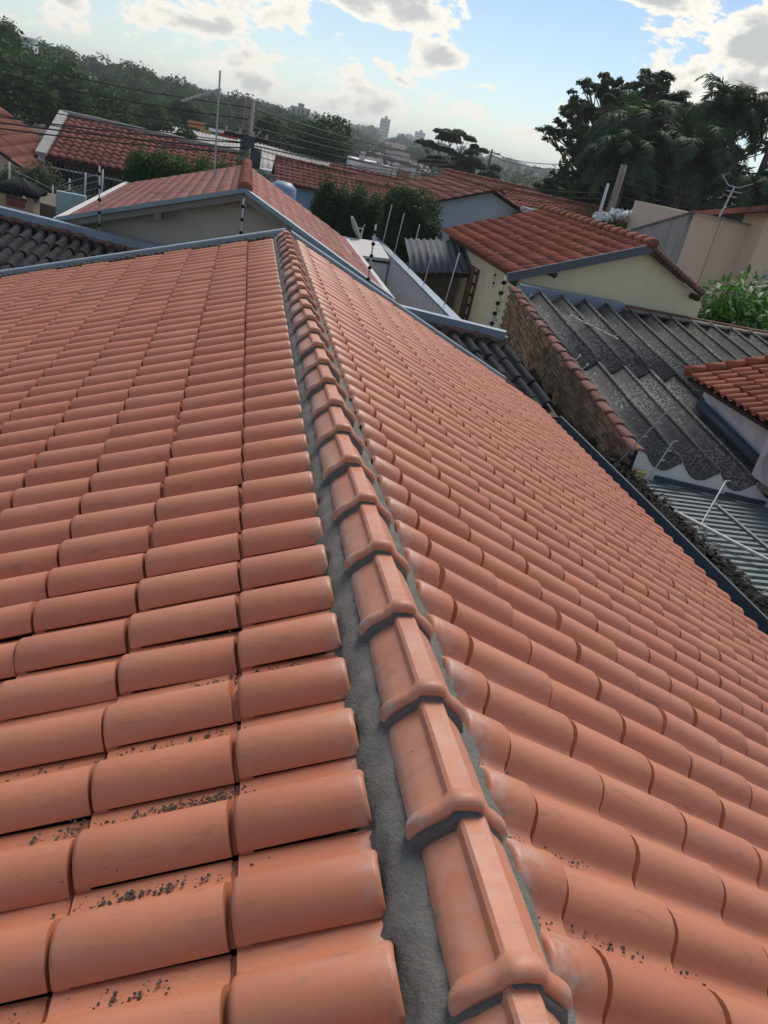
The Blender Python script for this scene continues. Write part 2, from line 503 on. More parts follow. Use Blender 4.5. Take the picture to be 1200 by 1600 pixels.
def build_ground():
    rs = [0, 8, 16, 25, 35, 45, 60, 80, 100, 130, 170, 220, 300, 420, 600, 880, 1300, 2000, 3200, 5200]
    na = 72
    v = [(0, 0, GZ)]
    for r in rs[1:]:
        for k in range(na):
            a = 2 * math.pi * k / na
            x, y = r * math.sin(a), r * math.cos(a)
            v.append((x, y, ground_z(x, y)))
    f = [(0, 1 + (k + 1) % na, 1 + k) for k in range(na)]
    for i in range(len(rs) - 2):
        for k in range(na):
            a = 1 + i * na + k; b = 1 + i * na + (k + 1) % na
            f.append((a, b, b + na, a + na))
    m = MB(); m.add(v, f)
    return structure(obj('ground', m, M['ground'], smooth=True))
build_ground()
road = MB().add([(-60, 24.4, GZ + .004), (60, 24.4, GZ + .004), (60, 26.6, GZ + .004), (-60, 26.6, GZ + .004)], [(0, 1, 2, 3)])
structure(obj('road', road, M['asphalt']))

# ---------------------------------------------------------------- main house: roof tiles, ridge, mortar, flashings, gutter
AL, AR = R(20.112), R(23.856)
ROW = 0.20
PROFILE = [(0.0, -.003), (.008, -.001), (.026, .000), (.044, .000), (.055, .004), (.064, .012), (.074, .028), (.086, .043), (.102, .055),
           (.122, .061), (.144, .061), (.165, .054), (.183, .041), (.197, .0225), (.2055, .0065)]

def tile_geo(length, prof=PROFILE, lift=0.009, thick=0.012, gauge=0.325, cut=False):
    """one roof tile in local axes: u across, v up the slope, n out of the slope.
    The lower end is bull-nosed; the head is a recessed neck that the next tile covers but for a narrow groove."""
    if cut:
        st = [(0.0, .80, .004), (.004, .93, .001), (.014, 1.0, 0), (length * .5, 1.0, 0), (length - .012, 1.0, 0), (length - .004, .96, .003), (length, .86, .008)]
    else:
        st = [(0.0, .80, .004), (.004, .93, .001), (.014, 1.0, 0), (length * .5, 1.0, 0), (gauge - .012, .985, 0), (gauge - .0105, .52, .012), (length, .50, .014)]
    v, f = [], []
    n = len(prof)
    uc = .13
    for s, k, pull in st:
        for (u, z) in prof:
            uu = u - pull * (u - uc) / .075 if u > .05 else u
            drop = .008 if k < .60 else 0
            v.append((uu, s, z * k - drop + lift * (1 - s / gauge)))
    for i in range(len(st) - 1):
        for j in range(n - 1):
            a = i * n + j
            f.append((a, a + 1, a + n + 1, a + n))
    o = len(v)
    for (u, z) in prof: v.append((u, .001, z * .80 + lift - thick))
    for (u, z) in prof: v.append((u, .03, z * .85 + lift - thick))
    for j in range(n - 1):
        f.append((j + 1, j, o + j, o + j + 1))
        f.append((o + j + 1, o + j, o + n + j, o + n + j + 1))
    o2 = len(v); L = len(st)
    for i in range(L):
        p = v[i * n + n - 1]; v.append((p[0] - .005, p[1], p[2] - .0060))
    for i in range(L - 1): f.append((i * n + n - 1, o2 + i, o2 + i + 1, (i + 1) * n + n - 1))
    if cut:
        o3 = len(v)
        for j in range(n):
            p = v[(L - 1) * n + j]; v.append((p[0], p[1], p[2] - thick))
        for j in range(n - 1): f.append(((L - 1) * n + j, (L - 1) * n + j + 1, o3 + j + 1, o3 + j))
    return np.array(v), f

def frame_left(t, y):
    V = np.array([math.cos(AL), 0, math.sin(AL)]); N = np.array([-math.sin(AL), 0, math.cos(AL)]); U = np.array([0, -1.0, 0])
    return np.column_stack([U, V, N]), np.array([-t * math.cos(AL), y, -t * math.sin(AL)])

def frame_right(t, y):
    V = np.array([-math.cos(AR), 0, math.sin(AR)]); N = np.array([math.sin(AR), 0, math.cos(AR)]); U = np.array([0, 1.0, 0])
    return np.column_stack([U, V, N]), np.array([t * math.cos(AR), y, -t * math.sin(AR)])

GL, GR = 0.3269, 0.3206
def back_left(x): return 9.47 + 0.26 * max(0, -x - .08)
def back_right(x): return 9.55 + 0.12 * x

house = thing('tiled_house', 'house with the new orange terracotta tiled roof and mortared ridge in the foreground', 'house', (0, 4.5, GZ))

def smooth_by_angle(me, ang=48):
    me.polygons.foreach_set('use_smooth', [True] * len(me.polygons))
    try:
        me.set_sharp_from_angle(angle=R(ang))
    except Exception:
        pass

def build_main_tiles():
    Hp = np.array(house['_o'])
    geo = {'fulll': tile_geo(GL + .03, gauge=GL), 'fullr': tile_geo(GR + .03, gauge=GR), 'topl': tile_geo(.427 - .150, cut=True), 'topr': tile_geo(.2335 - .10, cut=True)}
    meshes = {}
    for k, (v, f) in geo.items():
        me = mesh_from('roof_tile', v, f, M['tile']); smooth_by_angle(me); meshes[k] = me
    tiles = []
    for side in ('L', 'R'):
        nj = 13
        for j in range(nj):
            t = (.427 + GL * j) if side == 'L' else (.2335 + GR * j)
            for i in range(-9, 52):
                if side == 'L':
                    y = .9295 + .205 + ROW * i
                    x = -t * math.cos(AL)
                    if y > back_left(x) - .02 or y < -.6: continue
                    B, o = frame_left(t, y)
                else:
                    y = 2.55 - .066 - ROW * (42 - i) + ROW * 42 - ROW * 12 + 0.0
                    y = 2.55 - .066 + ROW * (i - 12)
                    x = t * math.cos(AR)
                    if y > back_right(x) - .2 or y < -.6: continue
                    B, o = frame_right(t, y)
                kind = ('topl' if side == 'L' else 'topr') if j == 0 else ('fulll' if side == 'L' else 'fullr')
                # hand-laid: small play in every tile
                e = RNG.normal(0, 1, 4)
                rot = np.array(Matrix.Rotation(R(.55) * e[0], 3, 'Z')) @ np.array(Matrix.Rotation(R(.6) * e[1], 3, 'X'))
                o = o + B @ np.array([.0015 * e[2], .003 * e[3] if j else 0, .0008 * abs(e[0])])
                Bm = B @ rot
                c = [o + Bm @ np.array(q) for q in ((.06, 0, .02), (.2, 0, .02), (.2, .33, .02), (.06, .33, .02))]
                P, zc = project(c)
                area = 0.0
                if zc.min() > .2:
                    P = np.clip(P, (0, 0), (1200, 1600))
                    xx, yy = P[:, 0], P[:, 1]
                    area = abs(np.dot(xx, np.roll(yy, -1)) - np.dot(yy, np.roll(xx, -1))) / 2
                tiles.append((area, kind, Bm, o))
    tiles.sort(key=lambda q: -q[0])
    for area, kind, Bm, o in tiles[:298]:
        ob = bpy.data.objects.new('roof_tile', meshes[kind])
        col.objects.link(ob)
        ob.parent = house
        ob.matrix_local = Matrix(np.vstack([np.column_stack([Bm, o - Hp]), [0, 0, 0, 1]]).tolist())
    V, F = [], []
    n = 0
    for area, kind, Bm, o in tiles[298:]:
        v, f = geo[kind]
        V.append(v @ Bm.T + o - Hp)
        F += [tuple(i + n for i in q) for q in f]
        n += len(v)
    me = mesh_from('roof_tiles_beyond', np.concatenate(V), F, M['tile_mass'])
    smooth_by_angle(me)
    ob = bpy.data.objects.new('roof_tiles_beyond', me)
    col.objects.link(ob); ob.parent = house; stuff(ob)
    print('main tiles', len(tiles))
build_main_tiles()

# decking and walls under the tiles
def slope_pt(side, t, y, n=0.0):
    B, o = (frame_left if side == 'L' else frame_right)(t, y)
    return o + B[:, 2] * n
deck = MB()
for side, tt in (('L', 4.3), ('R', 4.02)):
    q = [slope_pt(side, .02, -.7, -.03), slope_pt(side, tt, -.7, -.03),
         slope_pt(side, tt, 9.55 if side == 'R' else 10.3, -.03), slope_pt(side, .02, 9.4, -.03)]
    if side == 'R': q = q[::-1]
    deck.slab(q[::-1], (0, 0, -.05))
obj('roof_boarding', deck, M['wood_dark'], house)
hw = MB().box(-3.7, 3.45, -.6, 9.2, GZ, -1.75)
obj('wall', hw, M['beige_wall'], house)

# ridge caps: near end carries a rolled collar that laps over the next cap
def cap_geo():
    half_b = [(-.094, .000), (-.092, .018), (-.084, .031), (-.068, .047), (-.050, .062), (-.035, .074), (-.031, .090), (-.024, .0965), (0, .098)]
    half_c = [(-.110, -.004), (-.116, .022), (-.106, .046), (-.084, .062), (-.062, .074), (-.046, .090), (-.034, .106), (-.020, .114), (0, .116)]
    body = half_b + [(-x, z) for x, z in half_b[-2::-1]]
    coll = half_c + [(-x, z) for x, z in half_c[-2::-1]]
    n = len(body)
    # (distance from near end, share of the collar shape, lift)
    st = [(-.005, .20, .022), (-.002, .46, .022), (.005, .70, .022), (.014, .78, .021), (.026, .70, .020), (.035, .42, .019), (.041, .14, .018), (.047, 0, .017), (.20, 0, .010), (.362, -.12, .002), (.370, -.30, .000)]
    v, f = [], []
    for s, g, up in st:
        for (xb, zb), (xc, zc) in zip(body, coll):
            v.append(((xb + (xc - xb) * g) * .93, s, zb + (zc - zb) * g + up))
    for i in range(len(st) - 1):
        for j in range(n - 1):
            a = i * n + j
            f.append((a, a + 1, a + n + 1, a + n))
    o = len(v)
    for s in (-.003, .02):
        for x, z in body: v.append((x * .90, s, z + .008))
    for j in range(n - 1):
        f.append((j + 1, j, o + j, o + j + 1))
        f.append((o + j + 1, o + j, o + n + j, o + n + j + 1))
    return np.array(v), f

def wobble(x, y, z, s=30.0, k=1.0):
    return k * (math.sin(x * s + y * 17) + math.sin(y * s * 1.7 - z * 23) + math.sin(x * s * 2.3 + y * s * .9 + 1.3)) / 3

def build_ridge():
    Hp = np.array(house['_o'])
    v, f = cap_geo()
    me = mesh_from('ridge_cap', v, f, M['cap']); smooth_by_angle(me, 30)
    # pointing mortar squeezed out under each collar
    prof = [(-.104, .004), (-.096, .030), (-.075, .053), (-.036, .083), (-.028, .096), (.0, .099), (.028, .096), (.036, .083), (.075, .053), (.096, .030), (.104, .004)]
    jm = []
    for var in range(4):
        n = len(prof); vv, ff = [], []
        for i, (s, k, up) in enumerate([(.02, 1.0, .008), (-.006, 1.02, .010), (-.013, .99, .004), (-.019, .95, -.008), (-.022, .9, -.02)]):
            for q, (x, z) in enumerate(prof):
                w = wobble(x, s + var * 3.1, z, 45)
                w2 = wobble(x * 2.7, var * 5.3 + s * 9, z * 2, 60)
                vv.append((x * k * .93, s + w * .006 + w2 * .004 * (i > 0), z * k + up + w * .004 + w2 * .003))
        for i in range(4):
            for j in range(n - 1):
                a = i * n + j
                ff.append((a + 1, a, a + n, a + n + 1))
        m_ = mesh_from('mortar_joint', vv, ff, M['mortar_dark'], True); jm.append(m_)
    y = .700 - .334 * 3
    k = 0
    while y < 9.25:
        dx = -.030 * min(1, max(0, (y - 1) / 2.0)) + RNG.normal(0, .003)
        rz = RNG.normal(0, R(.5))
        ob = bpy.data.objects.new('ridge_cap', me)
        col.objects.link(ob); ob.parent = house
        ob.location = (dx - Hp[0], y - Hp[1], .0 - Hp[2])
        ob.rotation_euler = (RNG.normal(0, R(.3)), RNG.normal(0, R(.6)), rz)
        jo = bpy.data.objects.new('mortar_joint', jm[k % 4])
        col.objects.link(jo); jo.parent = ob; jo.location = (0, 0, -.004)
        y += .334; k += 1
    # mortar bedding along both sides of the caps, rising between the tile barrels
    for side in (-1, 1):
        al = AL if side < 0 else AR
        ny = 460
        ys = np.linspace(-.6, 9.45, ny)
        ts = [(.045, .040), (.065, .044), (.090, .044), (.112, .038), (.135, .030), (.152, .012), (.168, -.002), (.19, -.02)] if side < 0 else \
             [(.045, .040), (.070, .050), (.096, .056), (.112, .054), (.126, .040), (.138, .016), (.15, -.01)]
        vv, ff = [], []
        for a, yy in enumerate(ys):
            for b, (t, z) in enumerate(ts):
                w = wobble(t * 3, yy, b, 26); w2 = wobble(t, yy * 3.3, b * 2, 21)
                tj = t + (.010 * w if b > 2 else 0)
                n_ = z + .006 * w2 + .004 * wobble(t * 9, yy * 7.1, b, 33) - (.004 if b else 0)
                if b >= 4: n_ += .006 * w
                vv.append((side * tj * math.cos(al) - side * n_ * -math.sin(al) * 1.0 * 1 - .02 * min(1, max(0, (yy - 1) / 2)), yy, -tj * math.sin(al) + n_ * math.cos(al)))
        nt_ = len(ts)
        for a in range(ny - 1):
            for b in range(nt_ - 1):
                i = a * nt_ + b
                q = (i, i + 1, i + nt_ + 1, i + nt_)
                ff.append(q if side > 0 else q[::-1])
        m = MB(); m.add(vv, ff)
        obj('mortar_bedding', m, M['mortar'], house, smooth=True)
build_ridge()

# flashing strips along the back edge and the box gutter on the right
def strip(side, t0, t1, w=.15, h=.10, steps=2):
    m = MB()
    P0, P1 = [], []
    f = back_left if side == 'L' else back_right
    sg = -1 if side == 'L' else 1
    al = AL if side == 'L' else AR
    a = slope_pt(side, t0, f(sg * t0 * math.cos(al)), .0); b = slope_pt(side, t1, f(sg * t1 * math.cos(al)), .0)
    up = np.array([0, 0, 1.0]); bk = np.array([0, 1.0, 0])
    sec = [(0, -.02), (0, h), (.012, h + .012), (w, h + .006), (w, -.3)]
    n = len(sec); v = []
    for p in (a, b):
        for dy, dz in sec: v.append(p + bk * dy + up * dz)
    fs = [(j, j + 1, j + 1 + n, j + n) if side == 'L' else (j + n, j + 1 + n, j + 1, j) for j in range(n - 1)]
    fs += [tuple(range(n)), tuple(reversed(range(n, 2 * n)))]
    m.add(v, fs)
    return m
obj('back_flashing', strip('L', .02, 4.4), M['metal'], house)
obj('back_flashing', strip('R', .06, 3.50, w=.17, h=.095), M['metal'], house)
# row of dark lumps under the left flashing
bm = MB()
yy0 = 0
for k in range(60):
    t = .15 + k * .07
    x = -t * math.cos(AL)
    p = slope_pt('L', t, back_left(x) - .03 - .02 * random.random(), .035 + .02 * random.random())
    bm.ball(p, (.05, .05 + .03 * random.random(), .028), 7, 4)
obj('flashing_lumps', bm, M['crumb'], house, smooth=True)
g = MB()
sec = [(3.66, -1.68), (3.66, -1.87), (3.98, -1.87), (4.03, -1.665), (4.055, -1.665), (4.065, -1.69), (4.065, -1.90), (3.64, -1.90), (3.64, -1.68)]
ys = [1.5, 9.75]
v = [(x, y, z) for y in ys for x, z in sec]
n = len(sec)
fs = [(j, j + n, (j + 1) % n + n, (j + 1) % n) for j in range(n)] + [tuple(range(n)), tuple(reversed(range(n, 2 * n)))]
g.add(v, fs)
obj('box_gutter', g, M['metal_dark'], house)

# crumbs of spilled mortar lying in the channels
def lump_cloud(m, c, n, spread, size, frame):
    for _ in range(n):
        d = RNG.normal(0, 1, 2)
        s = size * (0.35 + RNG.random() ** 2 * 1.6)
        p = frame(c[0] + d[0] * spread[0], c[1] + d[1] * spread[1])
        b0 = len(m.v)
        m.ball(p - np.array([0, 0, .006]) + np.array([0, 0, s * .1]), (s, s * (.7 + .6 * RNG.random()), s * .38), 5, 3)
        for q in range(b0, len(m.v)):
            m.v[q] = tuple(np.array(m.v[q]) + RNG.normal(0, s * .16, 3))
cr = MB()
def fl(t, y): return slope_pt('L', t, y, .003 + .02 * (1 - ((t - .427) % GL) / GL) * 0 + .012)
def fr(t, y): return slope_pt('R', t, y, .013)
for (i, t, n, sp) in [(0, .60, 14, .05), (1, .55, 26, .07), (1, .68, 20, .05), (2, .50, 46, .06), (2, .60, 20, .06), (2, .78, 16, .06), (3, .55, 20, .08), (3, .70, 14, .06), (3, .95, 10, .06), (4, .5, 22, .07),
                      (5, .42, 26, .06), (6, .38, 30, .05), (5, .62, 12, .07), (7, .33, 18, .06), (4, .30, 16, .04), (6, .6, 12, .08), (8, .36, 10, .06), (0, .95, 12, .08), (1, 1.0, 10, .06), (9, .3, 8, .05), (7, .6, 8, .1)]:
    yc = .9295 + .2 * i - .034
    lump_cloud(cr, (t, yc), n * 3, (sp, .010), .0026, fl)
for (i, t, n, sp) in [(9, .17, 26, .03), (9, .30, 30, .08), (9, .5, 16, .12), (8, .17, 26, .03), (8, .30, 26, .08), (8, .55, 14, .12), (7, .16, 22, .03), (7, .28, 22, .07), (6, .2, 20, .05), (5, .18, 14, .04), (4, .18, 12, .04), (3, .18, 10, .04), (10, .3, 20, .1), (10, .5, 12, .1)]:
    yc = 2.55 - .2 * i - .022
    lump_cloud(cr, (t, yc), n * 2, (sp, .011), .0027, fr)
co = obj('mortar_crumbs', cr, M['crumb'])
tag(stuff(co), 'dark crumbs of spilled mortar lying in the tile channels near the ridge', 'mortar crumbs')

# ---------------------------------------------------------------- helpers for the neighbours
def tile_field(m, e0, e1, r1, r0, pitch, gauge, amp=.035, lift=.018, overhang=0.0, jitter=.004):
    """rows of barrel tiles between the eave line e0-e1 and the top line r0-r1, every tile an island of m"""
    e0, e1, r1, r0 = [np.array(p, float) for p in (e0, e1, r1, r0)]
    W = max(np.linalg.norm(e1 - e0), np.linalg.norm(r1 - r0)); L = np.linalg.norm((r0 + r1) / 2 - (e0 + e1) / 2)
    nw, nl = max(1, round(W / pitch)), max(1, round(L / gauge))
    N = np.cross(e1 - e0, r0 - e0); N /= np.linalg.norm(N)
    if N[2] < 0: N = -N
    prof = [(0, .0), (.12, .0), (.28, .45), (.45, .95), (.62, 1.0), (.80, .62), (1.0, .02)]
    def P(a, b, h): return (e0 * (1 - a) + e1 * a) * (1 - b) + (r0 * (1 - a) + r1 * a) * b + N * h
    for i in range(nw):
        for j in range(nl):
            dj = RNG.normal(0, jitter)
            v = []
            for b, up in ((j / nl - .002, lift), ((j + 1) / nl, 0.0)):
                for a, h in prof: v.append(P((i + a) / nw, b, h * amp + up + dj * .5))
            n = len(prof)
            for a, h in prof: v.append(P((i + a) / nw, j / nl - .002, h * amp * .8 - .004))
            f = [(k, k + 1, k + 1 + n, k + n) for k in range(n - 1)] + [(k + 2 * n, k + 1 + 2 * n, k + 1, k) for k in range(n - 1)]
            m.add(v, f)
    return m

def corrugated(m, e0, e1, r1, r0, pitch, amp, thick=.012, sub=6):
    e0, e1, r1, r0 = [np.array(p, float) for p in (e0, e1, r1, r0)]
    nw = max(1, round(np.linalg.norm(e1 - e0) / pitch)) * sub
    N = np.cross(e1 - e0, r0 - e0); N /= np.linalg.norm(N)
    if N[2] < 0: N = -N
    v = []
    for b in (0, 1):
        for t in (0, -thick):
            for k in range(nw + 1):
                a = k / nw
                base = (e0 * (1 - a) + e1 * a) if b == 0 else (r0 * (1 - a) + r1 * a)
                v.append(base + N * (amp * math.cos(2 * math.pi * k / sub) + t))
    n = nw + 1
    f = [(k, k + 1, k + 1 + 2 * n, k + 2 * n) for k in range(nw)] + [(k + 1 + n, k + n, k + 3 * n, k + 1 + 3 * n) for k in range(nw)]
    f += [(k + n, k + 1 + n, k + 1, k) for k in range(nw)] + [(k + 2 * n, k + 1 + 2 * n, k + 1 + 3 * n, k + 3 * n) for k in range(nw)]
    return m.add(v, f)

def instance(name, me, loc, parent=None, rot=(0, 0, 0)):
    ob = bpy.data.objects.new(name, me)
    col.objects.link(ob)
    org = np.array(parent['_o']) if parent is not None else np.zeros(3)
    ob.location = np.array(loc, float) - org
    ob.rotation_euler = rot
    if parent is not None: ob.parent = parent
    return ob

# ---------------------------------------------------------------- rear wing with blackened tiles and its parapet on the boundary
CAPM = -.397
def cap_y(x): return 14.85 + CAPM * (x + 1.844)
wing = thing('rear_wing', 'low rear wing with blackened barrel tiles behind the new roof', 'outbuilding', (0, 12.5, GZ))
wv = []
w = MB()
for x0, x1 in ((-6.4, 4.0),):
    poly = [(x0, cap_y(x0) - .02, GZ), (x1, cap_y(x1) - .02, GZ), (x1, cap_y(x1) - .02, -1.29), (x0, cap_y(x0) - .02, -1.29)]
    w.slab(poly, (.07, .17, 0))
obj('boundary_wall', w, M['old_plaster'], wing)
c = MB()
c.bar((-6.4, cap_y(-6.4) + .04, -1.265), (3.98, cap_y(3.98) + .04, -1.265), .17, .13)
obj('parapet_flashing', c, M['metal'], wing)
WS = .10
def wing_z(x, y): return -1.47 - WS * (cap_y(x) - y)
# red undercloak bricks showing below the flashing
u = MB()
x = -6.2
while x < 3.9:
    wd = .05 + .10 * random.random()
    if random.random() < .78:
        y = cap_y(x) - .06 - .03 * random.random()
        u.ball((x, y, -1.37 + .03 * random.random()), (wd * .8, .05, .03 + .035 * random.random()), 6, 4)
    x += wd
stuff(obj('mortar_fillet', u, M['coping'], wing))
dprof = [(0, .0), (.03, .0), (.040, .040), (.060, .074), (.092, .094), (.128, .094), (.160, .074), (.180, .040), (.192, .0)]
dv, df = [], []
for s, kk, up in ((0, 1.0, .016), (.02, 1.0, .016), (.80, .88, .0)):
    for (uu, z) in dprof: dv.append((uu if uu < .035 else .11 + (uu - .11) * kk, s, z * kk + up))
n_ = len(dprof)
df = [(k + i * n_, k + 1 + i * n_, k + 1 + (i + 1) * n_, k + (i + 1) * n_) for i in range(2) for k in range(n_ - 1)]
for (uu, z) in dprof: dv.append((.11 + (uu - .11) * .86, .0, z * .8))
df += [(k + 1, k, k + 3 * n_, k + 1 + 3 * n_) for k in range(n_ - 1)]
dme = mesh_from('roof_tile', dv, df, M['dark_tile'], True)
for i in range(56):
    x = -6.2 + i * .215
    if -1.5 < x < 1.75 or x > 3.95: continue
    for j in range(5):
        y = cap_y(x) - .10 - .76 * (j + 1)
        lim = back_left(x) + .15 if x < 0 else back_right(x) + .05
        if y < lim - .55: continue
        y = max(y, lim)
        ob = instance('roof_tile', dme, (x + RNG.normal(0, .006), y, wing_z(x, y) + RNG.normal(0, .004)), wing, (math.atan(WS), 0, RNG.normal(0, .012)))
wb = MB()
for x0, x1 in ((-6.3, -1.3), (1.5, 4.12)):
    q = [(x0, cap_y(x0) - .05, wing_z(x0, cap_y(x0)) - .03), (x1, cap_y(x1) - .05, wing_z(x1, cap_y(x1)) - .03),
         (x1, 9.95 if x1 > 0 else 9.6, wing_z(x1, 9.95) - .03), (x0, 9.95 if x0 > 0 else 10.6, wing_z(x0, 10.3) - .03)]
    wb.slab(q, (0, 0, -.08))
obj('roof_boarding', wb, M['wood_dark'], wing)
wo = MB().box(1.6, 4.08, 10.0, 12.3, GZ, -2.0)
obj('wall', wo, M['dark_plaster'], wing)

# ---------------------------------------------------------------- neighbour straight ahead: pink roof, beige gable
na = thing('neighbour_house', 'house with weathered pink tiled roof and plain beige gable behind the ridge', 'house', (-.5, 18.5, GZ))
nA = dict(ap=(-.505, 14.62, -.02), le=(-3.76, 15.91, -1.24), re=(2.16, 13.57, -1.19), fap=(-.505, 22.5, -.02), fle=(-3.70, 24.6, -1.24), fre=(2.16, 20.8, -1.19))
t = MB(); tile_field(t, nA['le'], nA['fle'], nA['fap'], nA['ap'], .22, .30, .007, .022)
stuff(obj('roof_tiles_left', t, M['roof_pink'], na, True))
t = MB(); tile_field(t, nA['fre'], nA['re'], nA['ap'], nA['fap'], .22, .30, .007, .022)
stuff(obj('roof_tiles_right', t, M['roof_pink'], na, True))
rc = MB()
for k in range(20):
    y = 14.62 + k * .40
    rc.tube([(-.505, y, .02), (-.505, y + .05, .035), (-.505, y + .42, .0)], [.13, .13, .11], 10)
obj('ridge_cap', rc, M['roof_red_mass'], na, True)
off = np.array([0, .30, 0])
def sh(p, dz=0, dy=0): return (p[0], p[1] + dy, p[2] + dz)
gw = MB()
poly = [sh(nA['le'], -.10, .35), sh(nA['ap'], -.10, .35), sh(nA['re'], -.10, .35), (2.16, 13.92, GZ), (-3.76, 16.26, GZ)]
poly[0] = (-3.4, poly[0][1] - .14, poly[0][2] + .10); poly[4] = (-3.4, 16.12, GZ); poly[2] = (1.85, poly[2][1] + .12, poly[2][2] + .11); poly[3] = (1.85, 14.04, GZ)
gw.slab(poly, (.06, .15, 0))
obj('gable_wall', gw, M['beige_wall'], na)
sw = MB().slab([(1.75, 14.1, GZ), (1.75, 20.9, GZ), (1.75, 20.9, -1.15), (1.75, 14.1, -1.15)], (.1, 0, 0))
obj('side_wall', sw, M['beige_wall'], na)
sw = MB().slab([(-3.4, 16.2, GZ), (-3.4, 24.3, GZ), (-3.4, 24.3, -1.25), (-3.4, 16.2, -1.25)], (.1, 0, 0))
obj('side_wall', sw, M['beige_wall'], na)
vb = MB()
for a, b in (('le', 'ap'), ('ap', 're')):
    vb.bar(sh(nA[a], .03, -.03), sh(nA[b], .03, -.03), .10, .075)
obj('verge_trim', vb, M['metal'], na)
vb = MB()
for a, b in (('le', 'ap'), ('ap', 're')):
    vb.bar(sh(nA[a], -.075, .0), sh(nA[b], -.075, .0), .05, .11)
obj('barge_board', vb, M['concrete'], na)
fb = MB().bar(sh(nA['le'], .0, -.1), sh(nA['fle'], .0), .12, .10)
obj('eave_fascia', fb, M['white_trim'], na)
fb = MB().bar(sh(nA['re'], -.01, -.05), sh(nA['fre'], -.01), .10, .10)
obj('eave_fascia', fb, M['white_trim'], na)
for fx in (-1.95, -.5):
    k = (fx + 3.76) / 3.255 if fx < -.5 else 1
    z = -1.24 + 1.22 * k
    y = 15.91 - 1.29 * k
    obj('beam_end', MB().box(fx - .06, fx + .06, y - .02, y + .45, z - .25, z - .11), M['concrete'], na)

# ---------------------------------------------------------------- electric fence posts with black insulators
def fence_post(base, top, label, n=4, rad=.014, ins=.035, group='electric fence posts', mat='post', name='fence_post', black_from=0.0):
    t = thing(name, label, 'fence post', base, group)
    obj('rod', MB().tube([base, top], rad, 6), M[mat], t, True)
    b, e = np.array(base), np.array(top)
    for k in range(n):
        p = b + (e - b) * (black_from + (1 - black_from) * (k + .6) / (n + .2))
        d = MB()
        d.tube([p - np.array([0, 0, ins * .9]), p - np.array([0, 0, ins * .3]), p + np.array([0, 0, ins * .3]), p + np.array([0, 0, ins * .9])], [ins * .35, ins, ins, ins * .35], 7)
        obj('insulator', d, M['black'], t, True)
    return t
fence_post((-2.93, 15.30, -1.22), (-2.98, 15.30, -.12), 'white fence post with black insulators standing on the left parapet flashing', 5)
fence_post((-.47, 14.32, -1.2), (-.51, 14.32, -.10), 'fence post with black insulators in front of the beige gable under its apex', 5)
fence_post((1.68, 13.42, -1.2), (1.63, 13.42, -.02), 'leaning fence post with black insulators beside the lower right corner of the pink roof', 6)

# ---------------------------------------------------------------- white boundary wall going back on the right of the pink roof
bw = thing('boundary_wall', 'long plain white boundary wall with pale coping beyond the pink roof', 'wall', (3.4, 18, GZ))
obj('wall_face', MB().box(3.4, 3.55, 12.75, 24.6, GZ, -1.42), M['white_wall'], bw)
obj('coping', MB().box(3.375, 3.575, 12.75, 24.6, -1.416, -1.38), M['metal'], bw)
for k, y in enumerate((14.95, 17.0, 18.9, 21.0, 23.0)):
    fence_post((3.47, y, -1.36), (3.50, y - .12, -.36 + .02 * k), ['nearest thin white post on the white boundary wall', 'second thin white post on the white boundary wall from the near end', 'middle thin white post on the white boundary wall',
               'fourth thin white post on the white boundary wall from the near end', 'farthest thin white post on the white boundary wall'][k], 0, .012, group='posts on the white boundary wall')
# white satellite dish and broken slab at the far end of the wall
dish = thing('satellite_dish', 'white satellite dish at the far end of the white boundary wall', 'satellite dish', (2.9, 23.4, -1.6))
dm = MB()
nr, nn = 5, 14
c0 = np.array([2.62, 23.2, -1.12]); ax = np.array([.85, .1, .5]); ax /= np.linalg.norm(ax)
s1 = np.cross(ax, (0, 0, 1.0)); s1 /= np.linalg.norm(s1); s2 = np.cross(s1, ax)
vv = []
for t_ in (0, -.02):
    for i in range(nr + 1):
        r = .33 * i / nr
        for k in range(nn):
            a = 2 * math.pi * k / nn
            vv.append(c0 + s1 * r * math.cos(a) + s2 * r * math.sin(a) + ax * (r * r * .55 + t_))
ff = []
for q in (0, 1):
    o_ = q * (nr + 1) * nn
    for i in range(nr):
        for k in range(nn):
            a = o_ + i * nn + k; b = o_ + i * nn + (k + 1) % nn
            ff.append((a, b, b + nn, a + nn) if q == 0 else (a + nn, b + nn, b, a))
for k in range(nn):
    a = nr * nn + k; b = nr * nn + (k + 1) % nn; o_ = (nr + 1) * nn
    ff.append((a, b, b + o_, a + o_))
dm.add(vv, ff)
obj('dish', dm, M['white_trim'], dish, True)
obj('mast', MB().tube([(2.9, 23.4, -2.6), (2.9, 23.4, -1.1), tuple(c0)], .025, 6), M['steel'], dish)
obj('feed_arm', MB().tube([tuple(c0 - s2 * .3 + ax * .05), tuple(c0 + ax * .34)], .012, 5), M['steel'], dish)
slab = thing('lean_to', 'low white lean-to with broken slab roof behind the pink roof', 'outbuilding', (2.75, 21.6, GZ))
obj('wall', MB().box(2.3, 3.36, 20.95, 23.0, GZ, -1.62), M['white_wall'], slab)
obj('roof_slab', MB().slab([(2.2, 20.85, -1.60), (3.36, 20.85, -1.52), (3.36, 23.1, -1.40), (2.2, 23.1, -1.45)], (0, 0, .07)), M['white_trim'], slab)

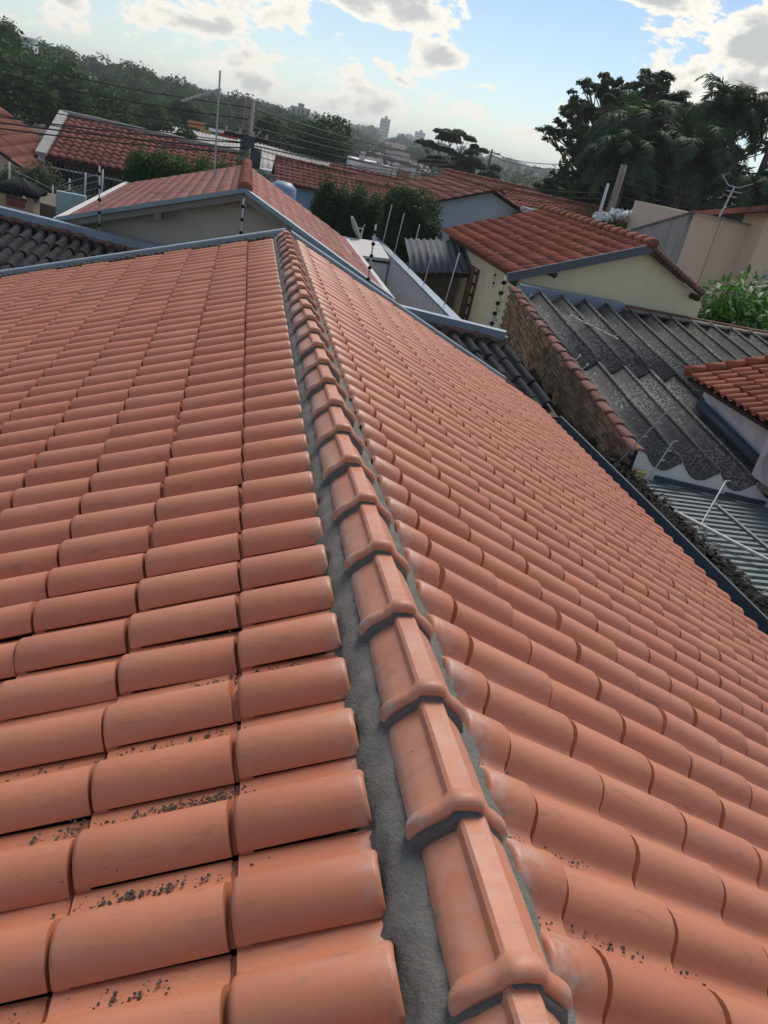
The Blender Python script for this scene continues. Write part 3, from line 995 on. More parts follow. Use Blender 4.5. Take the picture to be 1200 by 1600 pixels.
# ---------------------------------------------------------------- shed with corrugated roof and old brick back wall, between white wall and yellow house
shed = thing('lean_to_shed', 'small shed with grey corrugated sheet roof beside the yellow house', 'shed', (4.5, 20.3, GZ))
for k in range(3):
    x0 = 3.72 + k * .52; 
    q = MB(); corrugated(q, (x0, 19.6, -1.52 + .10 * k), (x0 + .53, 19.6, -1.42 + .10 * k), (x0 + .53, 21.3, -.86 + .08 * k), (x0, 21.3, -.94 + .08 * k), .175, .03)
    obj('roof_sheet', q, M['corr_grey'], shed, True)
obj('back_wall', MB().box(3.75, 5.22, 20.6, 20.75, GZ, -1.45), M['old_plaster'], shed)
obj('beam', MB().bar((3.7, 19.75, -1.62), (5.25, 19.75, -1.35), .06, .10), M['wood_dark'], shed)
obj('post', MB().box(3.78, 3.86, 19.7, 19.78, GZ, -1.6), M['wood_dark'], shed)

# ---------------------------------------------------------------- yellow house
yh = thing('yellow_house', 'cream yellow house with old red tiled roof and grey barge board', 'house', (7, 19, GZ))
ye, yr = (4.88, -.655), (7.62, .40)      # eave x,z and ridge x,z
sl = math.hypot(yr[0] - ye[0], yr[1] - ye[1]); ang = math.atan2(yr[1] - ye[1], yr[0] - ye[0])
fprof = [(0, .006), (.03, .0), (.055, .0), (.075, .02), (.10, .038), (.13, .042), (.16, .034), (.185, .014), (.2, .0)]
G_ = sl / 9
pv, pf = [], []
for s, up in ((-.004, .030), (G_ + .01, .0)):
    for u_, z in fprof: pv.append((u_ * 1.09, s, z + up))
n_ = len(fprof)
for u_, z in fprof: pv.append((u_ * 1.09, 0, z * .9 + .008))
pf = [(k, k + 1, k + 1 + n_, k + n_) for k in range(n_ - 1)] + [(k + 1, k, k + 2 * n_, k + 1 + 2 * n_) for k in range(n_ - 1)]
yme = mesh_from('roof_tile', pv, pf, M['roof_red'], True)
yo = np.array(yh['_o'])
for j in range(9):
    for i in range(31):
        y = 15.62 + .218 * (i + 1)
        V = np.array([math.cos(ang), 0, math.sin(ang)]); N = np.array([-math.sin(ang), 0, math.cos(ang)]); U = np.array([0, -1.0, 0])
        o_ = np.array([ye[0], y, ye[1]]) + V * (G_ * j + RNG.normal(0, .006)) + N * (.004 * RNG.normal())
        B = np.column_stack([U, V, N]) @ np.array(Matrix.Rotation(RNG.normal(0, .015), 3, 'Z'))
        ob = bpy.data.objects.new('roof_tile', yme); col.objects.link(ob); ob.parent = yh
        ob.matrix_local = Matrix(np.vstack([np.column_stack([B, o_ - yo]), [0, 0, 0, 1]]).tolist())
t = MB(); tile_field(t, (9.05, 22.4, -.25), (9.05, 15.62, -.25), (yr[0], 15.62, yr[1]), (yr[0], 22.4, yr[1]), .218, .34, .04)
tile_field(t, (10.6, 22.4, -.95), (10.6, 17.2, -.95), (9.05, 17.2, -.25), (9.05, 22.4, -.25), .218, .34, .04)
stuff(obj('roof_tiles_right', t, M['roof_red_mass'], yh, True))
rc = MB()
for k in range(17):
    y = 15.55 + k * .41
    rc.tube([(yr[0], y, .44), (yr[0], y + .05, .455), (yr[0], y + .43, .42)], [.115, .115, .095], 8)
obj('ridge_cap', rc, M['roof_red_mass'], yh, True)
gz = MB().slab([(5.26, 15.86, GZ), (9.3, 15.86, GZ), (9.3, 15.86, -.55), (9.0, 15.86, -.33), (yr[0], 15.86, .28), (5.26, 15.86, -.62)], (0, .14, 0))
obj('gable_wall', gz, M['yellow_wall'], yh)
obj('side_wall', MB().box(5.26, 5.40, 16.003, 22.2, GZ, -.66), M['yellow_wall'], yh)
obj('barge_board', MB().bar((4.80, 15.60, -.72), (yr[0] + .02, 15.60, .355), .05, .17), M['fascia'], yh)
obj('barge_board', MB().bar((yr[0], 15.64, .33), (9.12, 15.64, -.32), .05, .13), M['wood_dark'], yh)
ur = MB()
for k in range(15):
    a = k / 14
    ur.ball((yr[0] + .1 + 1.35 * a, 15.62, .36 - .66 * a), (.09, .07, .05), 6, 4)
obj('verge_tiles', ur, M['coping'], yh, True)
for x_, z_ in ((5.0, -.80), (5.75, -.50), (9.0, -.42)):
    obj('purlin_end', MB().tube([(x_, 15.58, z_), (x_, 15.9, z_)], .065, 8), M['wood_dark'], yh, True)
obj('boarded_door', MB().box(5.215, 5.262, 19.05, 19.85, -2.75, -1.10), M['wood_board'], yh)
obj('eave_plate', MB().box(5.12, 5.262, 16.1, 22.2, -.80, -.72), M['wood_board'], yh)
def insulator_post(x, y, z0, z1, lean, label, n):
    fence_post((x, y, z0), (x + lean, y, z1), label, n, .012, .042, mat='white_trim')
insulator_post(5.12, 18.9, -2.6, -1.02, 0, 'thin post with a column of black insulators against the yellow side wall', 6)
fp = fence_post((4.68, 15.55, -2.2), (4.74, 15.55, -.70), 'white bracket post with large black insulators at the near corner of the yellow house', 7, .02, .05, mat='white_trim')
for k in range(7):
    z = -2.0 + k * .19
    obj('scroll_bracket', MB().tube([(4.70, 15.55, z), (4.80, 15.55, z + .05), (4.72, 15.55, z + .1)], .012, 5), M['white_trim'], fp, True)
fence_post((5.2, 17.6, -1.25), (5.18, 17.6, -.86), 'short black insulator rod high on the yellow side wall', 2, .010, .03)

# ---------------------------------------------------------------- old brick wall with tile coping
BX = 4.80
def wall_top(y): return -1.74 + .139 * (y - 8.95)
bwl = thing('brick_wall', 'weathered yellow brick wall stained black with red tile coping', 'wall', (BX, 12, GZ))
core = MB()
core.add([(BX + .03, 8.95, GZ), (BX + .03, 15.3, GZ), (BX + .03, 15.3, wall_top(15.3) - .02), (BX + .03, 8.95, wall_top(8.95) - .02),
          (BX + .14, 8.95, GZ), (BX + .14, 15.3, GZ), (BX + .14, 15.3, wall_top(15.3) - .02), (BX + .14, 8.95, wall_top(8.95) - .02)],
         [(0, 1, 2, 3), (7, 6, 5, 4), (0, 4, 5, 1), (1, 5, 6, 2), (2, 6, 7, 3), (3, 7, 4, 0)])
obj('mortar_core', core, M['dark_plaster'], bwl)
def brick_mesh(k):
    r = np.random.default_rng(50 + k)
    b = MB().box(-.012, .05, -.094, .094, -.029, .029)
    return [tuple(np.array(p) + r.normal(0, .004, 3)) for p in b.v], b.f
bms = [mesh_from('brick', *brick_mesh(k), M['brick']) for k in range(6)]
cand = []
for rI in range(22):
    y = 8.95 + .1 + (.1 if rI % 2 else 0)
    while y < 15.25:
        z = wall_top(y) - .05 - rI * .071
        low = wall_top(y) - .52 - .42 * (y - 8.95) / 6.3 + .10 * math.sin(y * 2.1) + .06 * math.sin(y * 7)
        if z > low:
            dep = RNG.normal(0, .006)
            cand.append((y + RNG.normal(0, .005), z, dep))
        y += .2
cand.sort(key=lambda q: q[0])
for k, (y, z, dep) in enumerate(cand[:300]):
    instance('brick', bms[k % 6], (BX + .012 + dep, y, z), bwl, (math.atan(.139), RNG.normal(0, .02), RNG.normal(0, .02)))
rest = MB()
for y, z, dep in cand[300:]:
    vv, ff = brick_mesh(0)
    rest.add([(p[0] + BX + .012 + dep, p[1] + y, p[2] + z + .139 * p[1]) for p in vv], ff)
if rest.v: stuff(obj('bricks_beyond', rest, M['brick_mass'], bwl))
print('bricks', len(cand))
lp = MB().add([(BX + .001, 8.95, GZ), (BX + .001, 15.3, GZ), (BX + .001, 15.3, wall_top(15.3) - .95), (BX + .001, 8.95, wall_top(8.95) - .50)], [(3, 2, 1, 0)])
lp.add([(BX + .03, 8.95, GZ), (BX + .03, 15.3, GZ), (BX + .03, 15.3, wall_top(15.3) - .95), (BX + .03, 8.95, wall_top(8.95) - .50)], [(0, 1, 2, 3)])
obj('plaster_base', lp, M['dark_plaster'], bwl)
cv, cf = [], []
cp = [(-.10, -.012), (-.092, .012), (-.06, .032), (0, .042), (.06, .032), (.092, .012), (.10, -.012)]
for s, k, up in ((-.02, 1.0, .022), (.0, 1.06, .024), (.36, .88, .0)):
    for x_, z_ in cp: cv.append((x_ * k, s, z_ * k + up))
n_ = len(cp)
for x_, z_ in cp: cv.append((x_ * .9, -.018, z_ * .8 + .002))
cf = [(k + i * n_, k + 1 + i * n_, k + 1 + (i + 1) * n_, k + (i + 1) * n_) for i in range(2) for k in range(n_ - 1)]
cf += [(k + 1, k, k + 3 * n_, k + 1 + 3 * n_) for k in range(n_ - 1)]
cme = mesh_from('coping_tile', cv, cf, M['coping'], True)
for k in range(18):
    y = 8.90 + k * .355
    instance('coping_tile', cme, (BX + .06 + RNG.normal(0, .012), y, wall_top(y) + .0), bwl, (math.atan(.139), RNG.normal(0, .05), RNG.normal(0, .05)))
for k, y in enumerate((9.9, 11.0, 11.35, 11.7, 13.4, 13.9, 14.5)):
    fence = MB().tube([(BX + .1, y, wall_top(y) + .05), (BX + .16, y - .02, wall_top(y) + .14)], .008, 5)
    fence.ball((BX + .16, y - .02, wall_top(y) + .15), .022, 6, 4)
    obj('wire_clip', fence, M['white_trim'], bwl)

# ---------------------------------------------------------------- fibre-cement channel roof
cr_ = thing('channel_sheet_roof', 'grey lichen-covered roof of wide fibre cement channel sheets behind the brick wall', 'roof', (7.5, 12, GZ))
def asz(y): return -1.80 + .136 * (y - 8.95)
CPROF = [(-.02, .095), (-.008, .118), (.02, .110), (.05, .065), (.11, -.002), (.18, -.062), (.26, -.085), (.34, -.062), (.41, -.005), (.46, .050), (.49, .072), (.505, .070)]
def near_y(x): return 8.90 - .30 * (x - 4.85)
def channel_sheet(x0, y0, y1, lift):
    prof = CPROF
    v = []
    for t_ in (0, -.014):
        for e in (0, 1):
            for x_, z_ in prof:
                x = x0 + x_ * .96
                y = y1 if e else (near_y(x) if y0 is None else y0)
                v.append((x, y, asz(y) + z_ + lift + t_))
    n = len(prof)
    f = [(k, k + 1, k + 1 + n, k + n) for k in range(n - 1)] + [(k + 1 + 2 * n, k + 2 * n, k + 3 * n, k + 1 + 3 * n) for k in range(n - 1)]
    f += [(k + 2 * n, k + 1 + 2 * n, k + 1, k) for k in range(n - 1)] + [(k + n, k + 1 + n, k + 1 + 3 * n, k + 3 * n) for k in range(n - 1)]
    f += [(n - 1, 2 * n - 1, 4 * n - 1, 3 * n - 1), (n, 0, 2 * n, 3 * n)]
    return MB().add(v, f)
for k in range(12):
    x0 = 4.93 + k * .48
    if k < 4:
        obj('roof_sheet', channel_sheet(x0, None, 12.05, 0 + .004 * (k % 2)), M['asbestos'], cr_, True)
    obj('roof_sheet', channel_sheet(x0, 11.9 + RNG.normal(0, .015) if k < 4 else 10.9, 15.25, .03 + .004 * (k % 2)), M['asbestos'], cr_, True)
obj('upper_flashing', MB().bar((5.0, 15.42, -.80), (7.3, 15.42, -.80), .30, .07), M['metal'], cr_)
obj('upper_flashing_skirt', MB().slab([(5.0, 15.26, -.82), (7.3, 15.26, -.82), (7.3, 15.26, -.99), (5.0, 15.26, -.99)], (0, .01, 0)), M['metal'], cr_)
ridge_ = MB()
for k in range(9):
    x = 7.25 + k * .48
    ridge_.box(x, x + .46, 15.12, 15.36, -.875 + .004 * (k % 2), -.835 + .004 * (k % 2))
obj('mortar_ridge', ridge_, M['concrete'], cr_)
obj('back_wall_top', MB().box(7.25, 11.2, 15.37, 15.5, GZ, -.80), M['wood_board'], cr_)
fw = MB()
xs_, tops = [], []
for k in range(4):
    for x_, z_ in CPROF[2:-1]:
        x = 4.93 + k * .48 + x_ * .96
        xs_.append(x); tops.append(asz(near_y(x)) + z_ - .018 + .004 * (k % 2))
xs_ = [4.86] + xs_; tops = [tops[0]] + tops
n = len(xs_)
vv = [(x, near_y(x) + .025, z) for x, z in zip(xs_, tops)] + [(x, near_y(x) + .025, GZ) for x in xs_]
ff = [(i, i + n, i + 1 + n, i + 1) for i in range(n - 1)]
fw.add(vv, ff)
fw.add([(p[0], p[1] + .1, p[2]) for p in vv], [f_[::-1] for f_ in ff])
obj('fascia_wall', fw, M['white_wall'], cr_)
obj('grille_rail', MB().bar((5.15, 8.80, -2.03), (6.55, 8.375, -2.03), .05, .06), M['metal_dark'], cr_)
ant = tag(obj('fallen_antenna', MB().bar((5.62, 14.0, -.98), (6.25, 13.1, -1.10), .025, .02), M['steel']), 'small television antenna bar lying on the upper channel sheets', 'antenna')
for k in range(5):
    a = k / 5 + .1
    x, y, z = 5.62 + .63 * a, 14.0 - .9 * a, -.96 - .12 * a
    e = obj('element', MB().tube([(x - .1, y - .06, z), (x + .1, y + .06, z + .01)], .008, 5), M['steel'])
    e.parent = ant; e.location = np.array(e['_o']) - np.array(ant['_o'])

# ---------------------------------------------------------------- small tiled house on the right edge
sh_ = thing('small_tiled_house', 'white walled house with orange red barrel tiles at the right edge above the channel sheets', 'house', (8, 8.5, GZ))
ex, ez, ea = 6.58, -1.14, R(17)
so = np.array(sh_['_o'])
sv, sf = tile_geo(.36, gauge=.33, lift=.016)
sme = mesh_from('roof_tile', sv, sf, M['roof_orange']); smooth_by_angle(sme)
V = np.array([math.cos(ea), 0, math.sin(ea)]); N = np.array([-math.sin(ea), 0, math.cos(ea)]); U = np.array([0, -1.0, 0])
for j in range(7):
    for i in range(22):
        o_ = np.array([ex, 6.95 + .2 * i, ez]) + V * (.33 * j + RNG.normal(0, .006)) + N * .004 * RNG.normal()
        B = np.column_stack([U, V, N]) @ np.array(Matrix.Rotation(RNG.normal(0, .012), 3, 'Z'))
        ob = bpy.data.objects.new('roof_tile', sme); col.objects.link(ob); ob.parent = sh_
        ob.matrix_local = Matrix(np.vstack([np.column_stack([B, o_ - so]), [0, 0, 0, 1]]).tolist())
vg = MB()
for k in range(7):
    a_ = np.array([ex, 11.22, ez + .05]) + V * (.33 * k); b_ = a_ + V * .35
    vg.tube([a_ + N * .02, b_], [.085, .07], 8)
obj('verge_cap', vg, M['roof_orange'], sh_, True)
rb = [np.array([ex + .05, 6.6, ez - .03]), np.array([ex + .05, 11.2, ez - .03])]
bd = MB().slab([rb[0], rb[1], rb[1] + V * 2.4, rb[0] + V * 2.4], (0, 0, -.05))
obj('roof_boarding', bd, M['wood_dark'], sh_)
obj('wall', MB().box(6.86, 8.9, 5.5, 11.0, GZ, -1.20), M['white_wall'], sh_)
obj('gable_wall', MB().slab([(6.86, 11.003, -1.2), (8.9, 11.003, -1.2), (8.9, 11.003, -.60)], (0, -.1, 0)), M['white_wall'], sh_)
pg = MB().tube([(6.72, 10.75, asz(10.75) + .10), (6.72, 8.75, asz(8.75) + .10)], .085, 10)
obj('down_gutter', pg, M['metal_dark'], sh_, True)
ac = thing('air_conditioner', 'white air conditioner outdoor unit at the right edge beside the channel sheets', 'air conditioner', (6.85, 8.3, -2.0))
obj('casing', MB().box(6.36, 6.64, 7.92, 8.60, -1.74, -1.19), M['white_trim'], ac)
fan = MB()
for k in range(5):
    r = .06 + .042 * k
    pts = [(6.35, 8.26 + r * math.cos(a_), -1.465 + r * math.sin(a_)) for a_ in np.linspace(0, 2 * math.pi, 19)]
    fan.tube(pts, .007, 4)
obj('fan_grille', fan, M['steel'], ac)
obj('bracket', MB().box(6.40, 6.9, 7.98, 8.54, -1.85, -1.743), M['concrete'], ac)

# ---------------------------------------------------------------- metal grille over the side yard, litter strip and fence stakes
gr = thing('yard_grille', 'pale painted flat-bar metal grille covering the side yard below the gutter', 'grille', (6, 6, GZ))
for k in range(45):
    y = 8.80 - k * .132
    obj('slat', MB().box(4.78, 8.2, y - .027, y + .027, -2.105, -2.085), M['white_bar'], gr)
for x in (4.86, 5.75, 6.65, 7.55):
    obj('cross_bar', MB().box(x - .02, x + .02, 2.8, 8.3, -2.083, -2.055), M['white_bar'], gr)
yw = tag(obj('yard_wall', MB().box(4.075, 4.76, 1.5, 9.4, GZ, -1.99), M['dark_plaster']), 'low dark side wall topped with leaf litter between gutter and grille', 'wall')
pp = tag(obj('water_pipe', MB().tube([(4.84, 7.6, -1.99), (5.3, 6.75, -1.985), (6.2, 5.2, -1.98)], .022, 7), M['white_trim'], smooth=True), 'pale plastic pipe lying across the metal grille', 'pipe')
lm = MB()
for _ in range(5200):
    y = 1.6 + 7.7 * RNG.random(); x = 4.09 + .68 * RNG.random()
    z = -1.985 + .07 * RNG.random() * (1 - abs(x - 4.45) / .4 * .5)
    s = .025 + .03 * RNG.random()
    a = RNG.random() * 6.28; t1 = RNG.normal(0, .6); 
    d1 = np.array([math.cos(a), math.sin(a), .4 * math.sin(t1)]) * s; d2 = np.array([-math.sin(a), math.cos(a), .5 * math.cos(t1)]) * s * .5
    p = np.array([x, y, z])
    lm.add([p - d1, p + d2, p + d1, p - d2], [(0, 1, 2, 3)])
tag(stuff(obj('leaf_litter', lm, M['litter'])), 'dark rotting leaf litter along the wall top below the gutter', 'leaf litter')
lm = MB()
for _ in range(420):
    y = 3.5 + 5.3 * RNG.random(); x = 4.76 + .07 * RNG.normal()
    p = np.array([x, y, -2.0 + .03 * RNG.random()]); a = RNG.random() * 6.28; s = .03 + .05 * RNG.random()
    d1 = np.array([math.cos(a), math.sin(a), .5 * RNG.normal()]) * s; d2 = np.array([-math.sin(a), math.cos(a), .3]) * s * .3
    lm.add([p - d1, p + d2, p + d1, p - d2], [(0, 1, 2, 3)])
tag(stuff(obj('dry_leaves', lm, M['litter_pale'])), 'pale dry leaves fallen along the edge of the metal grille', 'dry leaves')
def stake(b, e, label):
    t = thing('fence_stake', label, 'fence stake', b, 'electric fence stakes')
    obj('rod', MB().tube([b, e], .010, 5), M['steel'], t)
    b_, e_ = np.array(b), np.array(e)
    for k in range(4):
        p = b_ + (e_ - b_) * (.25 + .25 * k)
        obj('arm', MB().tube([p, p + np.array([.05, -.02, .02])], .010, 5), M['post'], t)
stake((4.70, 9.05, -2.0), (4.98, 8.75, -1.06), 'bent metal fence stake at the near end of the brick wall')
stake((5.0, 8.70, -2.03), (5.22, 8.80, -1.50), 'short metal fence stake in front of the white fascia wall')
stake((4.95, 7.30, -2.03), (5.5, 7.9, -1.62), 'leaning metal fence stake standing on the grille')
yb = tag(obj('yellow_block', MB().box(4.83, 4.96, 8.72, 8.82, -2.02, -1.95), M['shop_yellow']), 'small yellow painted block at the corner of the grille', 'block')

# ---------------------------------------------------------------- foliage
def leaf_cloud(blobs, per, size, shell=.55, flat=.0, aspect=.55, droop=0.0, rng=RNG, upbias=.35):
    """leaf-sized quads spread through the outer part of ellipsoid blobs (cx,cy,cz,rx,ry,rz); returns verts, faces"""
    V = []
    for (x, y, z, rx, ry, rz) in blobs:
        n = int(per * (0.75 + .5 * rng.random()))
        d = rng.normal(0, 1, (n, 3)); d /= np.linalg.norm(d, axis=1)[:, None]
        d[:, 2] = np.where(d[:, 2] < -.45, -d[:, 2] * .6, d[:, 2])
        r = (shell + (1 - shell) * rng.random(n) ** .6) * (1 + .10 * rng.normal(0, 1, n))
        c = np.array([x, y, z]) + d * r[:, None] * np.array([rx, ry, rz])
        nn = d * .7 + rng.normal(0, .55, (n, 3)); nn[:, 2] += upbias
        nn /= np.linalg.norm(nn, axis=1)[:, None]
        a = np.cross(nn, rng.normal(0, 1, (n, 3))); a /= np.linalg.norm(a, axis=1)[:, None] + 1e-9
        if droop:
            a[:, 2] -= droop; a /= np.linalg.norm(a, axis=1)[:, None]
        b = np.cross(nn, a); b /= np.linalg.norm(b, axis=1)[:, None] + 1e-9
        s = size * (.6 + .8 * rng.random(n))
        a *= s[:, None]; b *= (s * aspect)[:, None]
        V.append(np.stack([c - a, c - b * 1.0 + nn * s[:, None] * .12, c + a, c + b], 1).reshape(-1, 3))
    V = np.concatenate(V)
    return V

def quads_mesh(name, V, mat, org):
    n = len(V) // 4
    me = bpy.data.meshes.new(name)
    me.vertices.add(len(V)); me.vertices.foreach_set('co', (V - org).astype(np.float32).ravel())
    me.loops.add(n * 4); me.loops.foreach_set('vertex_index', np.arange(n * 4, dtype=np.int32))
    me.polygons.add(n); me.polygons.foreach_set('loop_start', np.arange(0, n * 4, 4, dtype=np.int32))
    me.polygons.foreach_set('loop_total', np.full(n, 4, dtype=np.int32))
    me.materials.append(mat); me.update(calc_edges=True); me.validate()
    return me

def foliage_part(name, V, mat, parent):
    me = quads_mesh(name, V, mat, np.array(parent['_o']))
    o = bpy.data.objects.new(name, me); col.objects.link(o); o.parent = parent
    return o

def sub_blobs(c, r, n, k=.45, rng=RNG, low=-.25):
    out = []
    for _ in range(n):
        d = rng.normal(0, 1, 3); d /= np.linalg.norm(d)
        d[2] = max(d[2], low)
        q = .75 * rng.random() ** .4
        s = k * (.7 + .6 * rng.random())
        out.append((c[0] + d[0] * q * r[0], c[1] + d[1] * q * r[1], c[2] + d[2] * q * r[2], r[0] * s, r[1] * s, r[2] * s))
    return out

def tree(name, label, base, h, r, mat='leaf_dark', n=16, per=260, size=.3, trunk_h=.45, trunk_r=.14, group=None, flat=1.0, cat='tree', lean=0.0, k=.45, shell=.55):
    t = thing(name, label, cat, base, group)
    b = np.array(base, float)
    ch = h * (1 - trunk_h * .75) / 2
    cc = b + np.array([lean, 0, h - ch])
    tr = MB()
    tr.tube([b, b + np.array([lean * .3, 0, h * trunk_h * .6]), b + np.array([lean * .7, 0, h * trunk_h]), cc], [trunk_r * 1.3, trunk_r, trunk_r * .85, trunk_r * .35], 8)
    bl = sub_blobs(cc, (r, r, ch * flat), n, k)
    for q in bl[:9]:
        m0 = b + np.array([lean * .6, 0, h * trunk_h * (.8 + .3 * random.random())])
        mid = (m0 + np.array(q[:3])) / 2 + np.array([0, 0, -.12 * r])
        tr.tube([m0, mid, np.array(q[:3])], [trunk_r * .55, trunk_r * .35, trunk_r * .12], 5)
    obj('trunk', tr, M['trunk'], t, True)
    foliage_part('crown', leaf_cloud(bl, per, size, shell), M[mat], t)
    return t

def hedge(name, label, x0, x1, y0, y1, z0, z1, mat='leaf_hedge', per=900, size=.10, cat='hedge', rough=.12):
    t = thing(name, label, cat, ((x0 + x1) / 2, (y0 + y1) / 2, z0))
    bl = []
    nx = max(2, int((x1 - x0) / .55)); ny = max(1, int((y1 - y0) / .6))
    for i in range(nx):
        for j in range(ny):
            x = x0 + (i + .5) * (x1 - x0) / nx; y = y0 + (j + .5) * (y1 - y0) / ny
            zt = z1 + rough * RNG.normal()
            bl.append((x, y, (z0 + zt) / 2 + .1, (x1 - x0) / nx * .8, (y1 - y0) / ny * .8, (zt - z0) / 2))
    foliage_part('foliage', leaf_cloud(bl, per, size, .7), M[mat], t)
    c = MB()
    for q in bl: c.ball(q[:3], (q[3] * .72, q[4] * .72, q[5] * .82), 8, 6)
    obj('inner_core', c, M['leaf_dark'], t, True)  # opaque filler balls added so the hedge is not see-through
    return t

# broad-leaved bush at the right edge
gb = thing('broadleaf_tree', 'bright green broad-leaved tree in front of the peach house at the right edge', 'tree', (10.7, 16.6, GZ))
bl = sub_blobs((10.75, 16.7, -.75), (1.35, 1.0, 1.0), 26, .42, low=-.6) + [(9.75, 16.4, -.95, .45, .4, .4), (11.6, 16.4, -.1, .6, .5, .5), (10.2, 16.4, -.35, .5, .4, .35), (11.2, 16.3, -.9, .7, .5, .6)]
def broad_leaves(bl, per, size):
    V, F = [], []
    for (x, y, z, rx, ry, rz) in bl:
        for _ in range(per):
            d = RNG.normal(0, 1, 3); d /= np.linalg.norm(d)
            c = np.array([x, y, z]) + d * np.array([rx, ry, rz]) * (.65 + .4 * RNG.random())
            a = d * .8 + RNG.normal(0, .5, 3); a[2] -= .55; a /= np.linalg.norm(a)
            sd = np.cross(a, (0, 0, 1.0) + RNG.normal(0, .3, 3)); sd /= np.linalg.norm(sd); nn = np.cross(sd, a)
            L = size * (.7 + .6 * RNG.random()); w = L * .17
            n0 = len(V)
            V += [c, c + a * L * .35 + sd * w + nn * .02 * L, c + a * L * .7 + sd * w * .8 - nn * .03 * L, c + a * L - nn * .14 * L, c + a * L * .7 - sd * w * .8 - nn * .03 * L, c + a * L * .35 - sd * w + nn * .02 * L,
                  c + a * L * .35 - nn * .03 * L, c + a * L * .7 - nn * .08 * L]
            F += [(n0, n0 + 1, n0 + 6), (n0, n0 + 6, n0 + 5), (n0 + 1, n0 + 2, n0 + 7, n0 + 6), (n0 + 6, n0 + 7, n0 + 4, n0 + 5), (n0 + 2, n0 + 3, n0 + 7), (n0 + 7, n0 + 3, n0 + 4)]
    m = MB(); m.add(V, F); return m
stuff(obj('leaves', broad_leaves(bl, 60, .24), M['leaf_bright'], gb, True))
tr = MB().tube([(10.7, 16.7, GZ), (10.75, 16.7, -2.2), (10.7, 16.7, -1.0)], [.14, .1, .04], 8)
for q in bl[:12]: tr.tube([(10.73, 16.7, -2.0), tuple((np.array([10.73, 16.7, -1.6]) + np.array(q[:3])) / 2), q[:3]], [.05, .03, .012], 5)
obj('trunk', tr, M['trunk'], gb, True)

# ---------------------------------------------------------------- peach house far right
ph = thing('peach_house', 'peach rendered house with rain-stained side wall and white louvre window', 'house', (14.5, 26, GZ))
obj('front_wall', MB().box(13.02, 14.95, 24.0, 28.2, GZ, 1.13), M['peach_wall'], ph)
obj('stained_side_wall', MB().slab([(13.0, 24.0, GZ), (13.0, 28.2, GZ), (13.0, 28.2, .0), (13.0, 27.5, .16), (13.0, 24.0, 1.12)], (-.06, 0, 0)), M['stained_wall'], ph)
obj('wall_coping', MB().bar((12.94, 23.95, 1.16), (15.0, 23.95, 1.16), .2, .05), M['concrete'], ph)
obj('wall_coping', MB().bar((12.97, 23.95, 1.15), (12.97, 27.6, .16), .18, .05), M['concrete'], ph)
obj('tall_wall', MB().slab([(14.953, 23.2, GZ), (19, 23.2, GZ), (19, 23.2, 2.6), (14.953, 23.2, 1.62)], (0, 1.2, 0)), M['peach_wall'], ph)
rf = MB().slab([(14.45, 22.6, 1.62), (19.5, 22.6, 2.85), (19.5, 29.5, 1.6), (14.45, 29.5, .6)], (0, 0, .16))
obj('roof', rf, M['roof_brown'], ph)
obj('soffit', MB().slab([(14.46, 22.62, 1.60), (19.5, 22.62, 2.83), (19.5, 29.5, 1.58), (14.46, 29.5, .58)], (0, 0, .012)), M['wood_dark'], ph)
obj('barge_board', MB().bar((14.42, 22.56, 1.68), (19.5, 22.56, 2.90), .06, .26), M['wood_dark'], ph)
wn_ = obj('louvre_window', MB().box(15.55, 15.98, 23.12, 23.197, -.62, .02), M['white_trim'], ph)
for k in range(7):
    s_ = obj('louvre', MB().slab([(15.6, 23.08, -.55 + k * .08), (15.93, 23.08, -.55 + k * .08), (15.93, 23.118, -.50 + k * .08), (15.6, 23.118, -.50 + k * .08)], (0, 0, .015)), M['white_trim'])
    s_.parent = wn_; s_.location = np.array(s_['_o']) - np.array(wn_['_o'])
obj('drain_pipe', MB().tube([(14.0, 23.96, GZ), (14.0, 23.96, 1.2)], .035, 6), M['peach_wall'], ph)
an = thing('roof_antenna', 'small television antenna mast on the stained peach wall', 'antenna', (14.0, 24.2, 1.15))
obj('mast', MB().tube([(14.0, 24.2, 1.15), (14.15, 24.2, 2.1)], .03, 6), M['steel'], an)
bb = MB().tube([(13.55, 24.1, 2.35), (13.9, 24.15, 2.1), (14.3, 24.2, 2.1), (14.75, 24.25, 2.3)], .018, 5)
bb.tube([(13.8, 24.0, 1.95), (14.5, 24.3, 1.98)], .015, 5).tube([(13.9, 24.0, 1.8), (14.4, 24.3, 1.83)], .015, 5)
obj('elements', bb, M['steel'], an)
fl_ = thing('flowering_shrub', 'white blossoming shrub behind the ridge of the yellow house', 'shrub', (12.3, 28.4, GZ))
foliage_part('blossom', leaf_cloud([(12.1, 28.4, .35, .3, .3, .16), (12.75, 28.4, .52, .45, .3, .2), (13.2, 28.4, .62, .25, .3, .14)], 130, .10, .5, aspect=.9), M['flower'], fl_)
foliage_part('foliage', leaf_cloud([(12.6, 28.7, -.2, 1.0, .5, .55)], 500, .14), M['leaf_dark'], fl_)
obj('stem', MB().tube([(12.6, 28.6, GZ), (12.6, 28.6, -.2)], .05, 6), M['trunk'], fl_)

